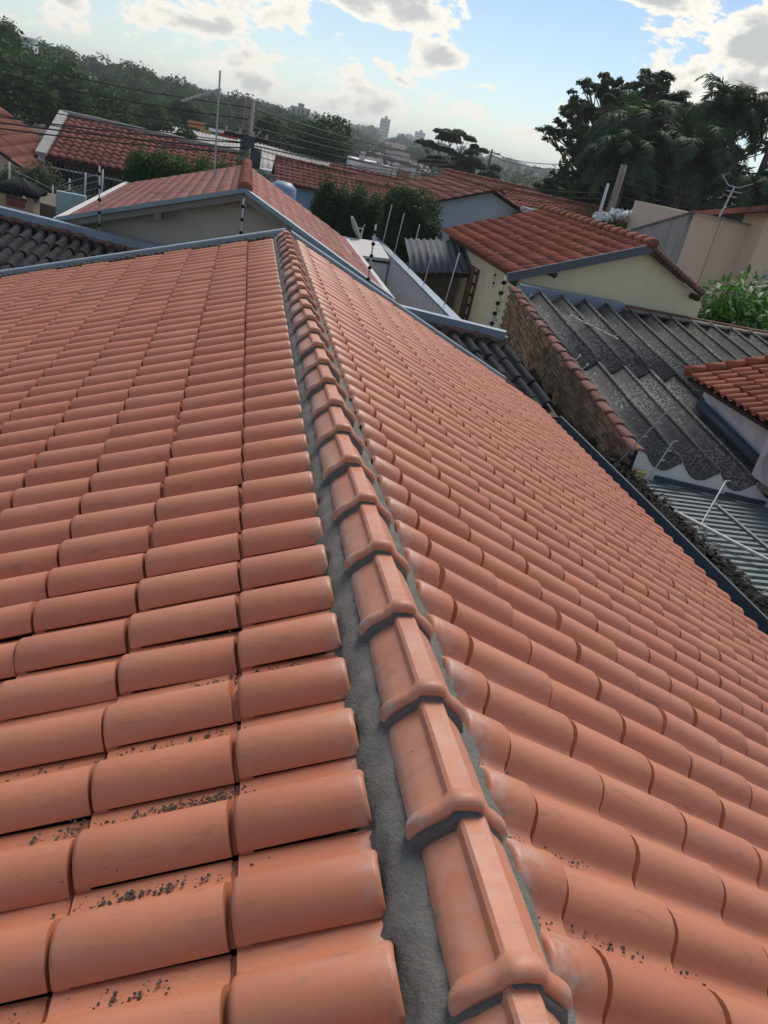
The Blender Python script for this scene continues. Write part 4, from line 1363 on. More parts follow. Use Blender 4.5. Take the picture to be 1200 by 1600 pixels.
# ---------------------------------------------------------------- background houses
def gable_house(name, label, x0, x1, y0, y1, eave, ridge, axis='X', wall='grey_wall', roof='roof_red_mass', over=.35, group=None, pitch=.24, gauge=.4, windows=(), gnd=None, amp=.035, trim=None):
    """rectangular house with a tiled gable roof; axis is the ridge direction; windows: (side, along, z, w, h)"""
    gnd = GZ - 2 if gnd is None else gnd
    t = thing(name, label, 'house', ((x0 + x1) / 2, (y0 + y1) / 2, gnd), group)
    m = MB()
    if axis == 'X':
        ym = (y0 + y1) / 2
        A = [(x0 - over, y0 - over, eave), (x1 + over, y0 - over, eave), (x1 + over, ym, ridge), (x0 - over, ym, ridge)]
        B = [(x1 + over, y1 + over, eave), (x0 - over, y1 + over, eave), (x0 - over, ym, ridge), (x1 + over, ym, ridge)]
        ends = [[(x, y0, gnd), (x, y1, gnd), (x, y1, eave), (x, ym, ridge - .12), (x, y0, eave)] for x in (x0, x1)]
        rl = ((x0 - over, ym, ridge + .03), (x1 + over, ym, ridge + .03))
    else:
        xm = (x0 + x1) / 2
        A = [(x0 - over, y1 + over, eave), (x0 - over, y0 - over, eave), (xm, y0 - over, ridge), (xm, y1 + over, ridge)]
        B = [(x1 + over, y0 - over, eave), (x1 + over, y1 + over, eave), (xm, y1 + over, ridge), (xm, y0 - over, ridge)]
        ends = [[(x0, y, gnd), (x1, y, gnd), (x1, y, eave), (xm, y, ridge - .12), (x0, y, eave)] for y in (y0, y1)]
        rl = ((xm, y0 - over, ridge + .03), (xm, y1 + over, ridge + .03))
    wl = MB()
    d = (.12, 0, 0) if axis == 'X' else (0, .12, 0)
    wl.slab(ends[0], d); wl.slab(ends[1], (-d[0], -d[1], 0))
    if axis == 'X':
        wl.box(x0 + .12, x1 - .12, y0, y0 + .12, gnd, eave - .03); wl.box(x0 + .12, x1 - .12, y1 - .12, y1, gnd, eave - .03)
    else:
        wl.box(x0, x0 + .12, y0 + .12, y1 - .12, gnd, eave - .03); wl.box(x1 - .12, x1, y0 + .12, y1 - .12, gnd, eave - .03)
    obj('wall', wl, M[wall], t)
    for q in (A, B):
        r = MB(); tile_field(r, *q, pitch, gauge, amp)
        stuff(obj('roof_tiles', r, M[roof], t, True))
        s = MB().slab([(p[0], p[1], p[2] - .012) for p in q], (0, 0, -.06)); obj('roof_boarding', s, M['wood_dark'] if not trim else M[trim], t)
    rcp = MB()
    a, b = np.array(rl[0]), np.array(rl[1]); nn = max(3, int(np.linalg.norm(b - a) / .45))
    for k in range(nn): rcp.tube([a + (b - a) * k / nn, a + (b - a) * (k + 1.06) / nn], [.13, .105], 7)
    obj('ridge_cap', rcp, M[roof], t, True)
    for (side, s, z, w_, h_) in windows:
        if side == 'F': q = MB().box(s - w_ / 2, s + w_ / 2, y0 - .03, y0 + .02, z, z + h_); f_ = MB().box(s - w_ / 2 + .05, s + w_ / 2 - .05, y0 - .045, y0 - .03, z + .05, z + h_ - .05)
        else: q = MB().box(x0 - .03, x0 + .02, s - w_ / 2, s + w_ / 2, z, z + h_); f_ = MB().box(x0 - .045, x0 - .03, s - w_ / 2 + .05, s + w_ / 2 - .05, z + .05, z + h_ - .05)
        wo_ = obj('window', q, M['white_trim'], t)
        p_ = obj('pane', f_, M['glass']); p_.parent = wo_; p_.location = np.array(p_['_o']) - np.array(wo_['_o'])
    return t

# long brown-red roof on the left, eave towards us
hb = thing('long_tiled_house', 'long house with brown red tiled roof edged by a white verge, behind the hedge', 'house', (-4, 31, GZ))
m = MB(); tile_field(m, (-6.70, 28.6, -1.27), (-.6, 28.6, -1.27), (-.6, 33.2, -.25), (-6.95, 33.2, -.15), .26, .42, .05)
stuff(obj('roof_tiles', m, M['roof_brown'], hb, True))
m = MB(); tile_field(m, (-.6, 37.8, -1.3), (-6.95, 37.8, -1.3), (-6.95, 33.2, -.15), (-.6, 33.2, -.25), .26, .42, .05)
stuff(obj('roof_tiles_back', m, M['roof_brown'], hb, True))
obj('verge', MB().bar((-6.85, 28.5, -1.24), (-7.1, 33.2, -.10), .32, .10), M['corr_pale'], hb)
obj('ridge_cap', MB().bar((-7.1, 33.2, -.10), (-.5, 33.2, -.20), .30, .12), M['corr_pale'], hb)
obj('wall', MB().box(-6.5, -.8, 30.2, 37, GZ, -1.2), M['old_plaster'], hb)
obj('corner_post', MB().box(-6.95, -6.75, 28.6, 28.8, GZ, -1.3), M['white_wall'], hb)
obj('eave_board', MB().bar((-6.7, 28.55, -1.33), (-.6, 28.55, -1.33), .06, .10), M['wood_dark'], hb)
fg = thing('yard_fence', 'tall black vertical bar fence under the eave of the long tiled house', 'fence', (-4.5, 27.4, GZ))
for k in range(26):
    x = -6.3 + k * .13
    obj('bar', MB().box(x - .009, x + .009, 27.4, 27.418, -3.2, -1.32), M['fascia'], fg)
obj('rail', MB().box(-6.35, -2.9, 27.43, 27.46, -1.5, -1.46), M['steel'], fg)
hc = gable_house('gabled_tiled_house', 'red tiled house with cream gable at the left edge of the view', -12.8, -6.75, 26.6, 32, -1.75, .05, 'Y', 'peach_wall', 'roof_brown', .3, pitch=.26, gauge=.42, amp=.05, gnd=GZ)
hedge('clipped_hedge', 'clipped green hedge above the pink roof in front of the long tiled house', -3.75, .2, 24.8, 26.2, -2.4, -.42, per=3000, size=.040)
hedge('garden_shrubs', 'low grey green shrubs behind the brick chimney at the left', -6.9, -4.8, 23.6, 24.6, -2.6, -1.32, 'leaf_grey', 1500, .045, 'shrub', .16)

# chimney and yard at the left
ch = thing('brick_chimney', 'pale brick chimney with a little dark tiled cap at the left edge', 'chimney', (-4.95, 18.1, GZ))
obj('shaft', MB().box(-5.26, -4.62, 17.85, 18.4, GZ, -1.30), M['chimney'], ch)
op = MB().box(-5.12, -4.78, 17.835, 17.849, -1.42, -1.27)
obj('flue_opening', op, M['roof_brown'], ch)
for k, (x_, y_) in enumerate(((-5.2, 17.9), (-4.68, 17.9), (-5.2, 18.35), (-4.68, 18.35))):
    obj('corner_pier', MB().box(x_ - .06, x_ + .06, y_ - .05, y_ + .05, -1.30, -1.12), M['chimney'], ch)
cpx = MB()
for side in range(4):
    for k in range(7):
        a_ = -1 + (k + .5) * 2 / 7
        ex_ = {0: (a_ * .42, -.42), 1: (.42, a_ * .42), 2: (a_ * .42, .42), 3: (-.42, a_ * .42)}[side]
        cpx.tube([(-4.94 + ex_[0], 18.12 + ex_[1], -1.14), (-4.94 + ex_[0] * .12, 18.12 + ex_[1] * .12, -.90)], [.065, .035], 6)
obj('tiled_cap', cpx, M['dark_tile'], ch, True)
tw = tag(obj('mint_wall', MB().box(-4.75, -4.1, 20.6, 20.75, GZ, -1.30), M['teal_wall']), 'short pale mint wall with stains between the fence posts at the left', 'wall')
yb2 = tag(obj('garden_wall', MB().slab([(-9, 21.8, GZ), (-4.8, 21.8, GZ), (-4.2, 20.9, GZ), (-4.2, 20.9, -1.75), (-4.8, 21.8, -1.55), (-9, 21.8, -1.5)], (0, .14, 0)), M['old_plaster']), 'dark old garden wall behind the brick chimney', 'wall')
lr = gable_house('low_tiled_shed', 'low red tiled roof beside the brick chimney at the left edge', -9.5, -5.6, 19.2, 20.9, -1.85, -1.5, 'X', 'old_plaster', 'roof_brown', .2, gnd=GZ)
for k, (x_, zb, zt) in enumerate(((-6.12, -1.9, -1.02), (-5.12, -2.3, -1.36), (-4.73, -1.9, -1.13), (-4.36, -1.9, -.92), (-3.96, -1.9, -.77))):
    fence_post((x_, 22.0, zb), (x_, 22.0, zt), ['white fence post left of the brick chimney', 'white fence post just right of the brick chimney', 'white post with black insulators on the mint wall', 'white fence post in front of the black bar fence',
               'white fence post by the left end of the clipped hedge'][k], 4 if k == 2 else 0, .022, .03, group='garden fence posts on the left')
for k in range(4):
    tag(obj('fence_wire', MB().tube([(-6.12, 22, -1.15 - .16 * k), (-5.12, 22, -1.45 - .16 * k), (-4.73, 22, -1.2 - .16 * k), (-3.96, 22, -.85 - .16 * k)], .006, 4), M['steel']), 'thin wire strung between the white garden fence posts, ' + ['top', 'second', 'third', 'lowest'][k] + ' strand', 'wire', 'garden fence wires')

# houses beyond, from left to right
gable_house('blue_house', 'pale blue house with red tiled roof beyond the pink ridge', 1.0, 4.0, 36.2, 41, -1.15, -.38, 'X', 'blue_wall', 'roof_brown', .3, gnd=GZ)
gable_house('grey_gable_house', 'house with pale grey gable wall and sagging red tiled roof beyond the bush', 6.3, 10.9, 31, 39, -.55, .42, 'Y', 'grey_wall', 'roof_brown', .35, gnd=GZ)
gable_house('red_roofed_house', 'wide red roofed house behind the round bush', 2.6, 8.8, 43, 50, -2.3, -1.0, 'X', 'old_plaster', 'roof_brown', .5, gnd=GZ - 1)
gable_house('red_roofed_house', 'red roofed house to the right of the grey gable', 11.9, 17.6, 35, 43, -.75, .35, 'X', 'peach_wall', 'roof_red_mass', .5, gnd=GZ)
gable_house('red_roofed_house', 'farther red roofed house above the grey gable', 12.5, 20, 50, 58, -1.1, .35, 'X', 'beige_wall', 'roof_red_mass', .5, gnd=GZ - 1)
gable_house('red_roofed_house', 'small red roofed house right of the leafy tree row', 20.5, 26.5, 62, 70, -1.6, .0, 'X', 'white_wall', 'roof_red_mass', .5, gnd=GZ - 2)
gable_house('red_roofed_house', 'red roofed house left of the white framed building', 5.5, 9.6, 55, 61, -1.9, -.9, 'X', 'beige_wall', 'roof_brown', .5, gnd=GZ - 2)
gable_house('grey_roofed_house', 'pale grey green roofed shed behind the ridge of the yellow house', 9.9, 13.2, 28, 32, -.55, -.05, 'X', 'grey_wall', 'corr_pale', .3, gnd=GZ)
wfb = thing('white_framed_building', 'unfinished white building with open columns and slanted screen wall', 'building', (9, 62, GZ - 2))
for k in range(4):
    x = 7.2 + k * 1.25
    obj('column', MB().box(x, x + .35, 60, 60.35, GZ - 2, .35 - .12 * k), M['white_wall'], wfb)
obj('wall', MB().box(7.0, 9.6, 60.4, 66, GZ - 2, -.25), M['white_wall'], wfb)
obj('beam', MB().bar((7.0, 60.2, .35), (11.6, 60.2, .05), .3, .25), M['concrete'], wfb)
scr = MB().slab([(9.8, 60.1, -1.6), (11.9, 60.1, -1.6), (11.4, 60.1, -.35), (10.0, 60.1, -.25)], (0, .15, 0))
obj('screen_wall', scr, M['shop_orange'], wfb)
for k in range(9): 
    x = 9.98 + .2 * k
    obj('screen_fin', MB().box(x, x + .07, 60.0, 60.097, -1.6, -.4), M['chimney'], wfb)

# pale sheet-roofed workshops between the pole and the big tree
for k, (x0, x1, y0, y1, z, lb) in enumerate(((-2.6, 3.0, 50, 57, -1.45, 'pale sheet roofed workshop nearest the concrete pole'), (-1.0, 5.6, 60, 68, -1.25, 'long pale sheet roofed workshop behind the concrete pole'), (-7.5, 1.0, 72, 80, -1.7, 'low grey shed roof left of the concrete pole'))):
    t = thing('workshop', lb, 'workshop', ((x0 + x1) / 2, (y0 + y1) / 2, GZ - 2))
    obj('wall', MB().box(x0, x1, y0, y1, GZ - 3, z - .12), M['grey_wall'], t)
    for i in range(6):
        a = x0 - .3 + (x1 - x0 + .6) * i / 6; b = x0 - .3 + (x1 - x0 + .6) * (i + 1) / 6
        r = MB(); corrugated(r, (a, y0 - .3, z - .35), (b, y0 - .3, z - .35), (b, y1, z + .45), (a, y1, z + .45), .33, .05)
        obj('roof_sheet', r, M['corr_pale'], t, True)
bt = thing('water_tank', 'pale blue water tank below the concrete pole', 'water tank', (1.0, 33.5, GZ))
obj('barrel', MB().tube([(1.0, 33.5, -2.6), (1.0, 33.5, -1.15), (1.0, 33.5, -.95)], [.55, .52, .3], 16), M['tank_blue'], bt, True)
obj('stand', MB().box(.4, 1.6, 32.9, 34.1, GZ, -2.603), M['concrete'], bt)
# colourful shop
sp = thing('corner_shop', 'small shop with orange, yellow, red and blue fascia panels below the wooded hill', 'shop', (-3.6, 80, GZ - 3))
obj('wall', MB().box(-6.2, -1.4, 81, 86, GZ - 3, -1.4), M['grey_wall'], sp)
for k, (x0, x1, z0, z1, mt) in enumerate(((-6.0, -4.5, -1.0, -.45, 'shop_orange'), (-4.9, -3.9, -1.35, -.95, 'shop_yellow'), (-4.1, -3.0, -1.0, -.75, 'white_wall'), (-3.2, -1.5, -1.25, -.95, 'shop_red'), (-3.7, -1.9, -2.1, -1.30, 'shop_blue'), (-3.3, -1.4, -.93, -.75, 'white_wall'))):
    obj('fascia_panel', MB().box(x0, x1, 80.6 - .05 * k, 80.9 - .05 * k, z0, z1), M[mt], sp)

# ---------------------------------------------------------------- poles, wires and the big antenna
def utility_pole(label, x, y, z0, z1, r, arms, mat='concrete', gear=False):
    t = thing('utility_pole', label, 'utility pole', (x, y, z0))
    obj('shaft', MB().tube([(x, y, z0), (x, y, z1)], [r * 1.25, r * .8], 8), M[mat], t, True)
    for k, (dz, L) in enumerate(arms):
        ca = obj('cross_arm', MB().box(x - L, x + L, y - .05 - r, y + .05 - r, z1 - dz, z1 - dz + .12), M['wood_dark'], t)
        for q in (-.9, -.3, .3, .9):
            io = obj('insulator', MB().tube([(x + q * L, y - r, z1 - dz + .12), (x + q * L, y - r, z1 - dz + .28)], .045, 6), M['steel'])
            io.parent = ca; io.location = np.array(io['_o']) - np.array(ca['_o'])
    if gear:
        obj('transformer', MB().tube([(x + .38, y - .1, z1 - 2.1), (x + .38, y - .1, z1 - 1.45)], .2, 10), M['metal_dark'], t, True)
        obj('cable_box', MB().box(x - .1, x + .3, y - .35, y - .2, z1 - 1.5, z1 - 1.15), M['metal_dark'], t)
        obj('bracket', MB().tube([(x + .1, y, z1 - 1.5), (x + .45, y, z1 - .9)], .04, 5), M['steel'], t)
    return t
utility_pole('thick concrete utility pole with cable gear standing beyond the pink ridge', -.62, 30, GZ, 1.62, .20, ((1.25, .75),), gear=True)
utility_pole('concrete utility pole in front of the palms', 14.4, 33, GZ, 2.3, .17, ())
utility_pole('thin wooden utility pole with cross arms left of the big tree', 23.2, 62, GZ - 3, 2.8, .13, ((.35, .9), (.85, .7)), 'wood_dark')
utility_pole('far thin utility pole between the two tree groups', 26.4, 95, GZ - 3, 2.9, .14, ((.4, 1.0),), 'wood_dark')
utility_pole('short pale pole in front of the palm trunks', 11.1, 26.5, GZ, 1.45, .06, (), 'post')
ta = thing('television_antenna', 'tall thin antenna mast with a long slanted boom above the pink roof', 'antenna', (-1.2, 19, -.4))
obj('mast', MB().tube([(-1.17, 19, -.45), (-1.27, 19, 1.85)], .022, 6), M['steel'], ta)
ab = MB().bar((-1.98, 19, 1.14), (-1.22, 19, 1.52), .09, .05)
obj('boom', ab, M['steel'], ta)
for k in range(9):
    a = k / 8; p = np.array([-1.96 + .72 * a, 19, 1.15 + .36 * a])
    obj('element', MB().tube([p - np.array([.03, .22, 0]), p + np.array([.03, .22, 0])], .007, 4), M['steel'], ta)

def sag(a, b, s, n=14):
    a, b = np.array(a, float), np.array(b, float)
    return [a + (b - a) * t - np.array([0, 0, s * 4 * t * (1 - t)]) for t in np.linspace(0, 1, n)]
ORD = ['topmost', 'second from the top', 'third from the top', 'fourth from the top', 'fifth from the top', 'lowest']
wires = []
for k in range(5):
    wires.append((sag((-.62, 29.8, 1.35 - .36 * k), (-15, 30.5, 1.55 - .42 * k), .35), 'power line left of the concrete pole, ' + ORD[k], 'power lines left of the concrete pole', .016))
for k in range(3):
    wires.append((sag((-.62, 29.8, .25 - .16 * k), (-15, 26.5, -.55 - .16 * k), .25), 'thick sagging telephone cable left of the concrete pole, ' + ORD[k], 'telephone cables left of the concrete pole', .022))
for k in range(5):
    wires.append((sag((-.62, 29.8, 1.35 - .28 * k), (26.4, 95, 2.6 - .35 * k), .9), 'power line from the concrete pole to the far thin pole, ' + ORD[k], 'power lines right of the concrete pole', .026))
for k in range(4):
    wires.append((sag((-.62, 29.9, .6 - .22 * k), (14.4, 33, 1.2 - .22 * k), .45), 'sagging cable from the concrete pole to the palm-side pole, ' + ORD[k], 'cables across the houses', .014))
for k in range(6):
    wires.append((sag((14.4, 33, 2.0 - .28 * k), (34, 33, 1.7 - .3 * k), .3), 'cable from the palm-side pole to the right, ' + ORD[k], 'cables before the palms', .012))
for k in range(2):
    wires.append((sag((23.2, 62, 2.5 - .4 * k), (26.4, 95, 2.6 - .3 * k), .4), 'wire between the two far thin poles, ' + ORD[k], 'wires between the far poles', .03))
    wires.append((sag((23.2, 62, 2.5 - .4 * k), (14.4, 33, 2.2 - .2 * k), .5), 'wire from the wooden pole towards the palm-side pole, ' + ORD[k], 'wires to the palm-side pole', .016))
for pts, lb, gp, r in wires:
    tag(obj('power_line', MB().tube(pts, r, 4), M['wire']), lb, 'cable', gp)

# ---------------------------------------------------------------- individual trees
hedge('bougainvillea_hedge', 'dark tall hedge with brownish top between the pink roof and the round bush', 1.9, 4.2, 27.6, 29.0, -3.2, -.50, 'leaf_dark', 2600, .05, rough=.12)
rb_ = thing('round_bush', 'large round dark green bush in front of the grey gable', 'bush', (4.55, 24.5, GZ))
bl = sub_blobs((4.6, 24.6, -1.25), (1.15, 1.1, 1.35), 22, .5, low=-.7)
foliage_part('foliage', leaf_cloud(bl, 3000, .042, .55), M['leaf_dark'], rb_)
obj('stem', MB().tube([(4.6, 24.6, GZ), (4.6, 24.6, -1.2)], [.12, .05], 7), M['trunk'], rb_)

tree('spreading_tree', 'broad dark tree above the rooftops right of the concrete pole', (5.2, 70, GZ - 2), 8.9, 4.2, 'leaf_dark', 30, 1300, .15, .3, .22, k=.42)
tree('spreading_tree', 'smaller round tree merging with the broad dark tree on its right', (8.3, 72, GZ - 2), 6.6, 2.0, 'leaf_dark', 12, 900, .14, .3, .16)
tree('spreading_tree', 'thin loose tree standing up left of the broad dark tree', (1.4, 85, GZ - 2), 9.0, 1.6, 'leaf_dark', 9, 330, .15, .5, .14, shell=.3)

def layered_tree(label, base, tiers, mat='leaf_dark', size=.22, per=260, tr_r=.3):
    """flat-topped tree: limbs fan out to thin plates of foliage with sky between them"""
    t = thing('flat_topped_tree', label, 'tree', base)
    b = np.array(base, float); m = MB(); bl = []
    top = max(q[2] for q in tiers)
    fork = b + np.array([0, 0, (top - b[2]) * .45])
    m.tube([b, fork], [tr_r, tr_r * .75], 8)
    for (x, y, z, r, h) in tiers:
        e = np.array([x, y, z])
        mid = fork + (e - fork) * .55 + np.array([0, 0, -.08 * np.linalg.norm(e - fork)])
        m.tube([fork, mid, e], [tr_r * .4, tr_r * .25, tr_r * .08], 6)
        for _ in range(5):
            a = RNG.random() * 6.28; q = r * (.3 + .6 * RNG.random())
            c = (x + q * math.cos(a), y + q * math.sin(a), z + h * .3 * RNG.normal())
            m.tube([mid + (e - mid) * .6, c], [tr_r * .1, tr_r * .04], 4)
            bl.append((c[0], c[1], c[2], r * .48, r * .48, h * .55))
    obj('trunk', m, M['trunk'], t, True)
    foliage_part('crown', leaf_cloud(bl, per, size, .2, upbias=1.2), M[mat], t)
    return t
layered_tree('flat-topped tree with layered crown on the skyline left of the far pole', (17.2, 75, GZ - 2),
             [(14.6, 75, 1.9, 1.0, .5), (15.6, 75, 2.6, 1.2, .5), (16.8, 75, 3.1, 1.3, .5), (18.0, 75, 2.7, 1.2, .5), (19.2, 75, 2.2, 1.0, .5), (16.6, 75, 1.5, 1.2, .5), (18.4, 75, 1.3, 1.3, .6), (15.2, 75, .6, 1.2, .7), (17.4, 75, .3, 1.5, .8), (19.4, 75, .6, 1.2, .8), (20.8, 75, .4, 1.2, .8)], per=900, size=.11)
tiers = []
rr = np.random.default_rng(3)
for _ in range(330):
    x = 16.3 + 9.2 * rr.random()
    top = 7.0 - ((x - 18.9) ** 2) * (.36 if x < 18.9 else .045)
    z = top - (top + .4) * rr.random() ** 1.15
    rad = .42 + .46 * rr.random()
    if x < 18: rad *= .85
    tiers.append((x, 44.5 + 1.8 * rr.normal(), z, rad, .42))
layered_tree('huge dark feathery tree against the bright sky at the right', (20.2, 44.5, GZ), tiers, 'leaf_dark', .080, 190, .42)

def palm(label, base, h, n=20, L=2.6, lean=0.0, seed=1, r=.2, up=.55):
    t = thing('palm_tree', label, 'palm tree', base, 'palms before the huge dark tree')
    g_ = np.random.default_rng(seed)
    b = np.array(base, float); top = b + np.array([lean, 0, h])
    obj('trunk', MB().tube([b, b + (top - b) * .4 + np.array([lean * .1, 0, 0]), top], [r * 1.2, r, r * .7], 9), M['palm_trunk'], t, True)
    obj('crown_shaft', MB().tube([top - np.array([0, 0, .15]), top + np.array([0, 0, .7])], [r * .72, r * .4], 8), M['leaf_hedge'], t, True)
    V = []
    for k in range(n):
        a = 2 * math.pi * k / n + g_.normal(0, .12)
        e0 = up + .75 * g_.random() - (.5 if k % 3 == 0 else 0)
        d = np.array([math.cos(a) * math.cos(e0), math.sin(a) * math.cos(e0), math.sin(e0)])
        p = top + np.array([0, 0, .6]); LL = L * (.85 + .3 * g_.random()); st = 22
        for s in range(st):
            d = d + np.array([0, 0, -.045 - .008 * s]); d /= np.linalg.norm(d)
            q = p + d * LL / st
            side = np.cross(d, (0, 0, 1.0)); side /= np.linalg.norm(side) + 1e-9; upv = np.cross(side, d)
            w = .014
            V += [p - side * w, p + side * w, q + side * w, q - side * w]
            f = s / st
            ll = .62 * (L / 2.6) * math.sin(math.pi * min(1, .16 + f * .84)) + .1
            for sg in (-1, 1):
                for half in (0, .5):
                    o_ = p + (q - p) * half
                    tip = o_ + side * sg * ll * .72 + d * ll * .45 + upv * ll * (.15 * g_.normal()) - np.array([0, 0, ll * (.05 + .55 * g_.random())])
                    mid = (o_ + tip) / 2 + upv * .06 * ll
                    ww = d * .034
                    V += [o_ - ww, o_ + ww, mid + ww * 1.2, mid - ww * 1.2]
                    V += [mid - ww * 1.2, mid + ww * 1.2, tip + ww * .2, tip - ww * .2]
            p = q
    foliage_part('fronds', np.array(V), M['leaf_palm'], t)
    return t
palm('tall palm nearest the middle of the palm group, left of the concrete pole top', (15.9, 37, GZ), 6.4, 34, 2.7, .3, 2)
palm('palm with pale trunk just right of the pole before the palms', (16.9, 38.5, GZ), 8.0, 36, 2.9, .2, 3)
palm('broad palm in the middle of the palm group', (19.2, 37, GZ), 7.2, 38, 3.0, .1, 4)
palm('high palm rising above the huge tree on its right', (20.6, 38, GZ), 9.4, 34, 2.6, .3, 5)
palm('tall palm with upright fronds near the right edge', (22.6, 37, GZ), 9.6, 34, 2.5, .4, 6, up=.75)
palm('low palm at the right edge behind the peach house', (24.0, 35, GZ), 7.2, 38, 2.8, .1, 7)
palm('low palm behind the stained wall', (21.2, 34.5, GZ), 6.2, 38, 2.6, .0, 8)
hedge('tree_row', 'dense dark shrubs under the palms', 14.2, 27, 39.5, 41.5, GZ, 1.0, 'leaf_dark', 420, .22, 'shrubs', .6)
tree('street_tree', 'low green tree left of the wooden utility pole on the skyline', (21.4, 75, GZ - 3), 7.6, 2.2, 'leaf_dark', 12, 800, .14, .3, .16)
tree('street_tree', 'low green tree right of the wooden utility pole', (22.2, 52, GZ), 4.9, 2.0, 'leaf_hedge', 12, 800, .11, .3, .14)
tree('street_tree', 'pale green bush below the wooden utility pole', (17.6, 46, GZ), 4.4, 1.5, 'leaf_grey', 10, 900, .085, .25, .12)
tree('street_tree', 'small dark tree beside the shop panels', (-7.4, 78, GZ - 3), 7.0, 2.6, 'leaf_dark', 12, 800, .15, .3, .16)
tree('street_tree', 'dark tree behind the ridge of the long tiled house', (-4.2, 60, GZ - 2), 5.9, 2.2, 'leaf_dark', 12, 900, .12, .3, .15)

# ---------------------------------------------------------------- wooded hill
hill_trees = []
def crown(V, base, h, r, per, size):
    cc = np.array(base) + np.array([0, 0, h * .62])
    bl = sub_blobs(cc, (r, r, h * .40), 9, .5, low=-.5)
    V.append(leaf_cloud(bl, per, size, .75))
    return cc
front = []
gen = np.random.default_rng(11)
V = []; core = MB()
placed = 0
while placed < 420:
    a = -27 + 33 * gen.random(); d = 78 + 420 * gen.random() ** 1.25
    if a > -3 and d < 190: continue
    if a > -9 and d < 120: continue
    x, y = d * math.sin(R(a)), d * math.cos(R(a))
    z = ground_z(x, y)
    far = d / 100
    h = (6.0 + 3.6 * gen.random()) * (1.0 if d < 200 else 1.2); r = h * (.36 + .12 * gen.random())
    if placed < 0: pass
    cc = crown(V, (x, y, z), h, r, 170 if d < 160 else 90, .24 * max(1, far * .62))
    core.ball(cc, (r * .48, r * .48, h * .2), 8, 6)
    placed += 1
fo = thing('hillside_wood', 'dense dark green wood covering the hillside at the left', 'wood', (-40, 180, GZ))
o = foliage_part('canopy', np.concatenate(V), M['leaf_forest'], fo); stuff(o)
o = obj('canopy_core', core, M['leaf_dark'], fo, True); stuff(o)  # opaque balls inside the crowns that block the view through them
stuff(fo)
for k, (a, d, h, r, lb) in enumerate(((-14.9, 74, 6.9, 3.2, 'big tree at the left edge in front of the wooded hill'), (-12.0, 80, 6.6, 3.4, 'rounded tree in the front row of the wooded hill, right of the left edge tree'), (-9.4, 86, 6.4, 3.4, 'rounded tree at the front of the wooded hill above the white verge'),
                                      (-6.6, 98, 6.6, 3.6, 'tree at the front of the wooded hill above the middle of the long tiled roof'), (-4.4, 112, 8.0, 3.4, 'tree at the front of the wooded hill left of the antenna mast'), (-14.4, 125, 12.2, 3.6, 'tall tree standing out on the skyline at the top left corner'))):
    x, y = d * math.sin(R(a)), d * math.cos(R(a))
    tree('hillside_tree', lb, (x, y, ground_z(x, y)), h, r, 'leaf_forest', 26, 900, .15, .3, .2, group='trees at the edge of the wooded hill')
wh = tag(obj('hilltop_house', MB().box(-39, -35.6, 152, 156, -2, 4.6).slab([(-39.4, 151.6, 4.6), (-35.2, 151.6, 4.6), (-35.2, 156.4, 5.4), (-39.4, 156.4, 5.4)], (0, 0, .3)), M['white_wall']), 'white house half hidden by trees on top of the wooded hill', 'house')

# ---------------------------------------------------------------- distant town
gen = np.random.default_rng(21)
k = 0
while k < 22:
    a = -1 + 25 * gen.random(); d = 230 + 900 * gen.random() ** 1.3
    x, y = d * math.sin(R(a)), d * math.cos(R(a)); z = ground_z(x, y)
    w_ = (3.5 + 3.5 * gen.random()) * (1 + d / 900); hh = (2.6 + 2.0 * gen.random()) * (1 + d / 1000)
    t = thing('distant_house', 'small far pale house among the rooftops on the skyline', 'house', (x, y, z), 'distant houses of the town')
    obj('wall', MB().box(x - w_ / 2, x + w_ / 2, y, y + w_, z - 3, z + hh), M['far_wall'], t)
    rr_ = MB(); zz = z + hh
    rr_.add([(x - w_ * .58, y - .5, zz), (x + w_ * .58, y - .5, zz), (x + w_ * .58, y + w_ + .5, zz), (x - w_ * .58, y + w_ + .5, zz), (x - w_ * .58, y + w_ / 2, zz + w_ * .2), (x + w_ * .58, y + w_ / 2, zz + w_ * .2)],
            [(0, 1, 5, 4), (2, 3, 4, 5), (0, 4, 3), (1, 2, 5), (3, 2, 1, 0)])
    obj('roof', rr_, M['far_roof'], t)
    for q in (-.25, .2):
        obj('window', MB().box(x + q * w_ - .5, x + q * w_ + .5, y - .06, y - .01, z + hh * .45, z + hh * .75), M['glass'], t)
    k += 1
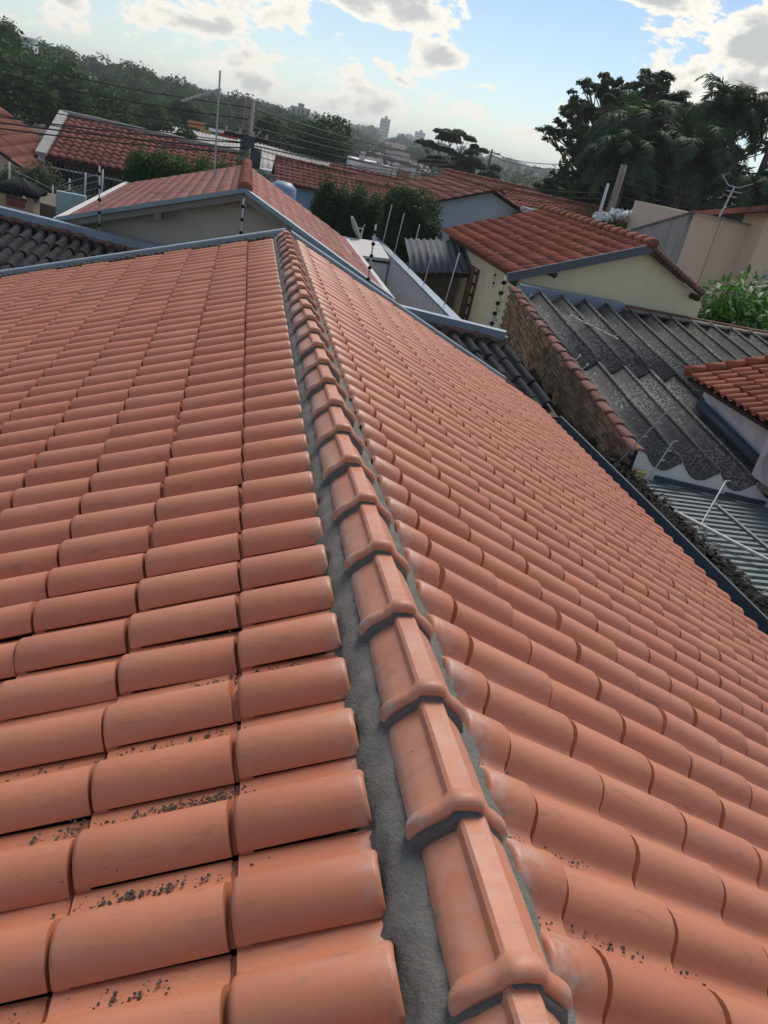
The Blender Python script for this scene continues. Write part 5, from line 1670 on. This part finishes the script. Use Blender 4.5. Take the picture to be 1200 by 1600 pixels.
for k, (a, d, w_, h_, lb) in enumerate(((3.0, 330, 7, 13, 'pale tall block with vertical window strips left of the broad dark tree'), (4.0, 340, 9, 10, 'lower pale block beside the tall block on the skyline'), (8.6, 900, 9, 24, 'narrow distant tower block on the skyline above the broad dark tree'), (10.3, 950, 20, 14, 'wide distant block on the skyline right of the narrow tower'), (11.0, 980, 10, 20, 'second distant tower on the skyline'), (11.7, 1000, 14, 12, 'low distant block left of the flat-topped tree'), (18.9, 420, 14, 7.5, 'long pale distant building right of the far pole'))):
    x, y = d * math.sin(R(a)), d * math.cos(R(a)); z = ground_z(x, y)
    t = thing('distant_block', lb, 'building', (x, y, z))
    obj('wall', MB().box(x - w_ / 2, x + w_ / 2, y, y + w_, z - 4, z + h_), M['far_wall'], t)
    for i in range(4):
        for j in range(max(2, int(h_ / 3.2))):
            xx = x - w_ / 2 + w_ * (i + .5) / 4
            obj('window', MB().box(xx - w_ * .06, xx + w_ * .06, y - .1, y - .02, z + 1 + j * 3.2, z + 2.6 + j * 3.2), M['glass'], t)
    obj('roof_tank', MB().box(x - w_ * .15, x + w_ * .15, y + 1, y + 4, z + h_, z + h_ * 1.1), M['far_wall'], t)
# tree belts of the town
V = []
for _ in range(230):
    a = -3 + 27 * gen.random(); d = 140 + 1100 * gen.random() ** 1.4
    x, y = d * math.sin(R(a)), d * math.cos(R(a)); z = ground_z(x, y)
    h = (4 + 3 * gen.random()) * (1 + d / 900); r = h * .55
    V.append(leaf_cloud(sub_blobs((x, y, z + h * .55), (r * 1.5, r, h * .45), 5, .6), 40, .3 * d / 100, .5))
tb = quads_mesh('town_trees', np.concatenate(V), M['leaf_dark'], np.array([60, 400, GZ]))
o = bpy.data.objects.new('town_trees', tb); col.objects.link(o); o.location = (60, 400, GZ)
tag(stuff(o), 'dark belts of far trees between the distant houses of the town', 'trees')

# ---------------------------------------------------------------- thin warm-day haze over the town and the hill
hz = MB().box(-5400, 5400, -5400, 5400, -14, 34)
hzm = bpy.data.materials.new('thin_haze'); hzm.use_nodes = True
hnt = hzm.node_tree; hnt.nodes.clear()
pv_ = hnt.nodes.new('ShaderNodeVolumePrincipled')
pv_.inputs['Color'].default_value = (.92, .95, .97, 1)
pv_.inputs['Density'].default_value = 0.00045
pv_.inputs['Anisotropy'].default_value = 0.3
ho_ = hnt.nodes.new('ShaderNodeOutputMaterial')
hnt.links.new(pv_.outputs[0], ho_.inputs['Volume'])
stuff(obj('haze', hz, hzm))

# tidy bookkeeping used while building
for o in bpy.data.objects:
    if '_o' in o: del o['_o']
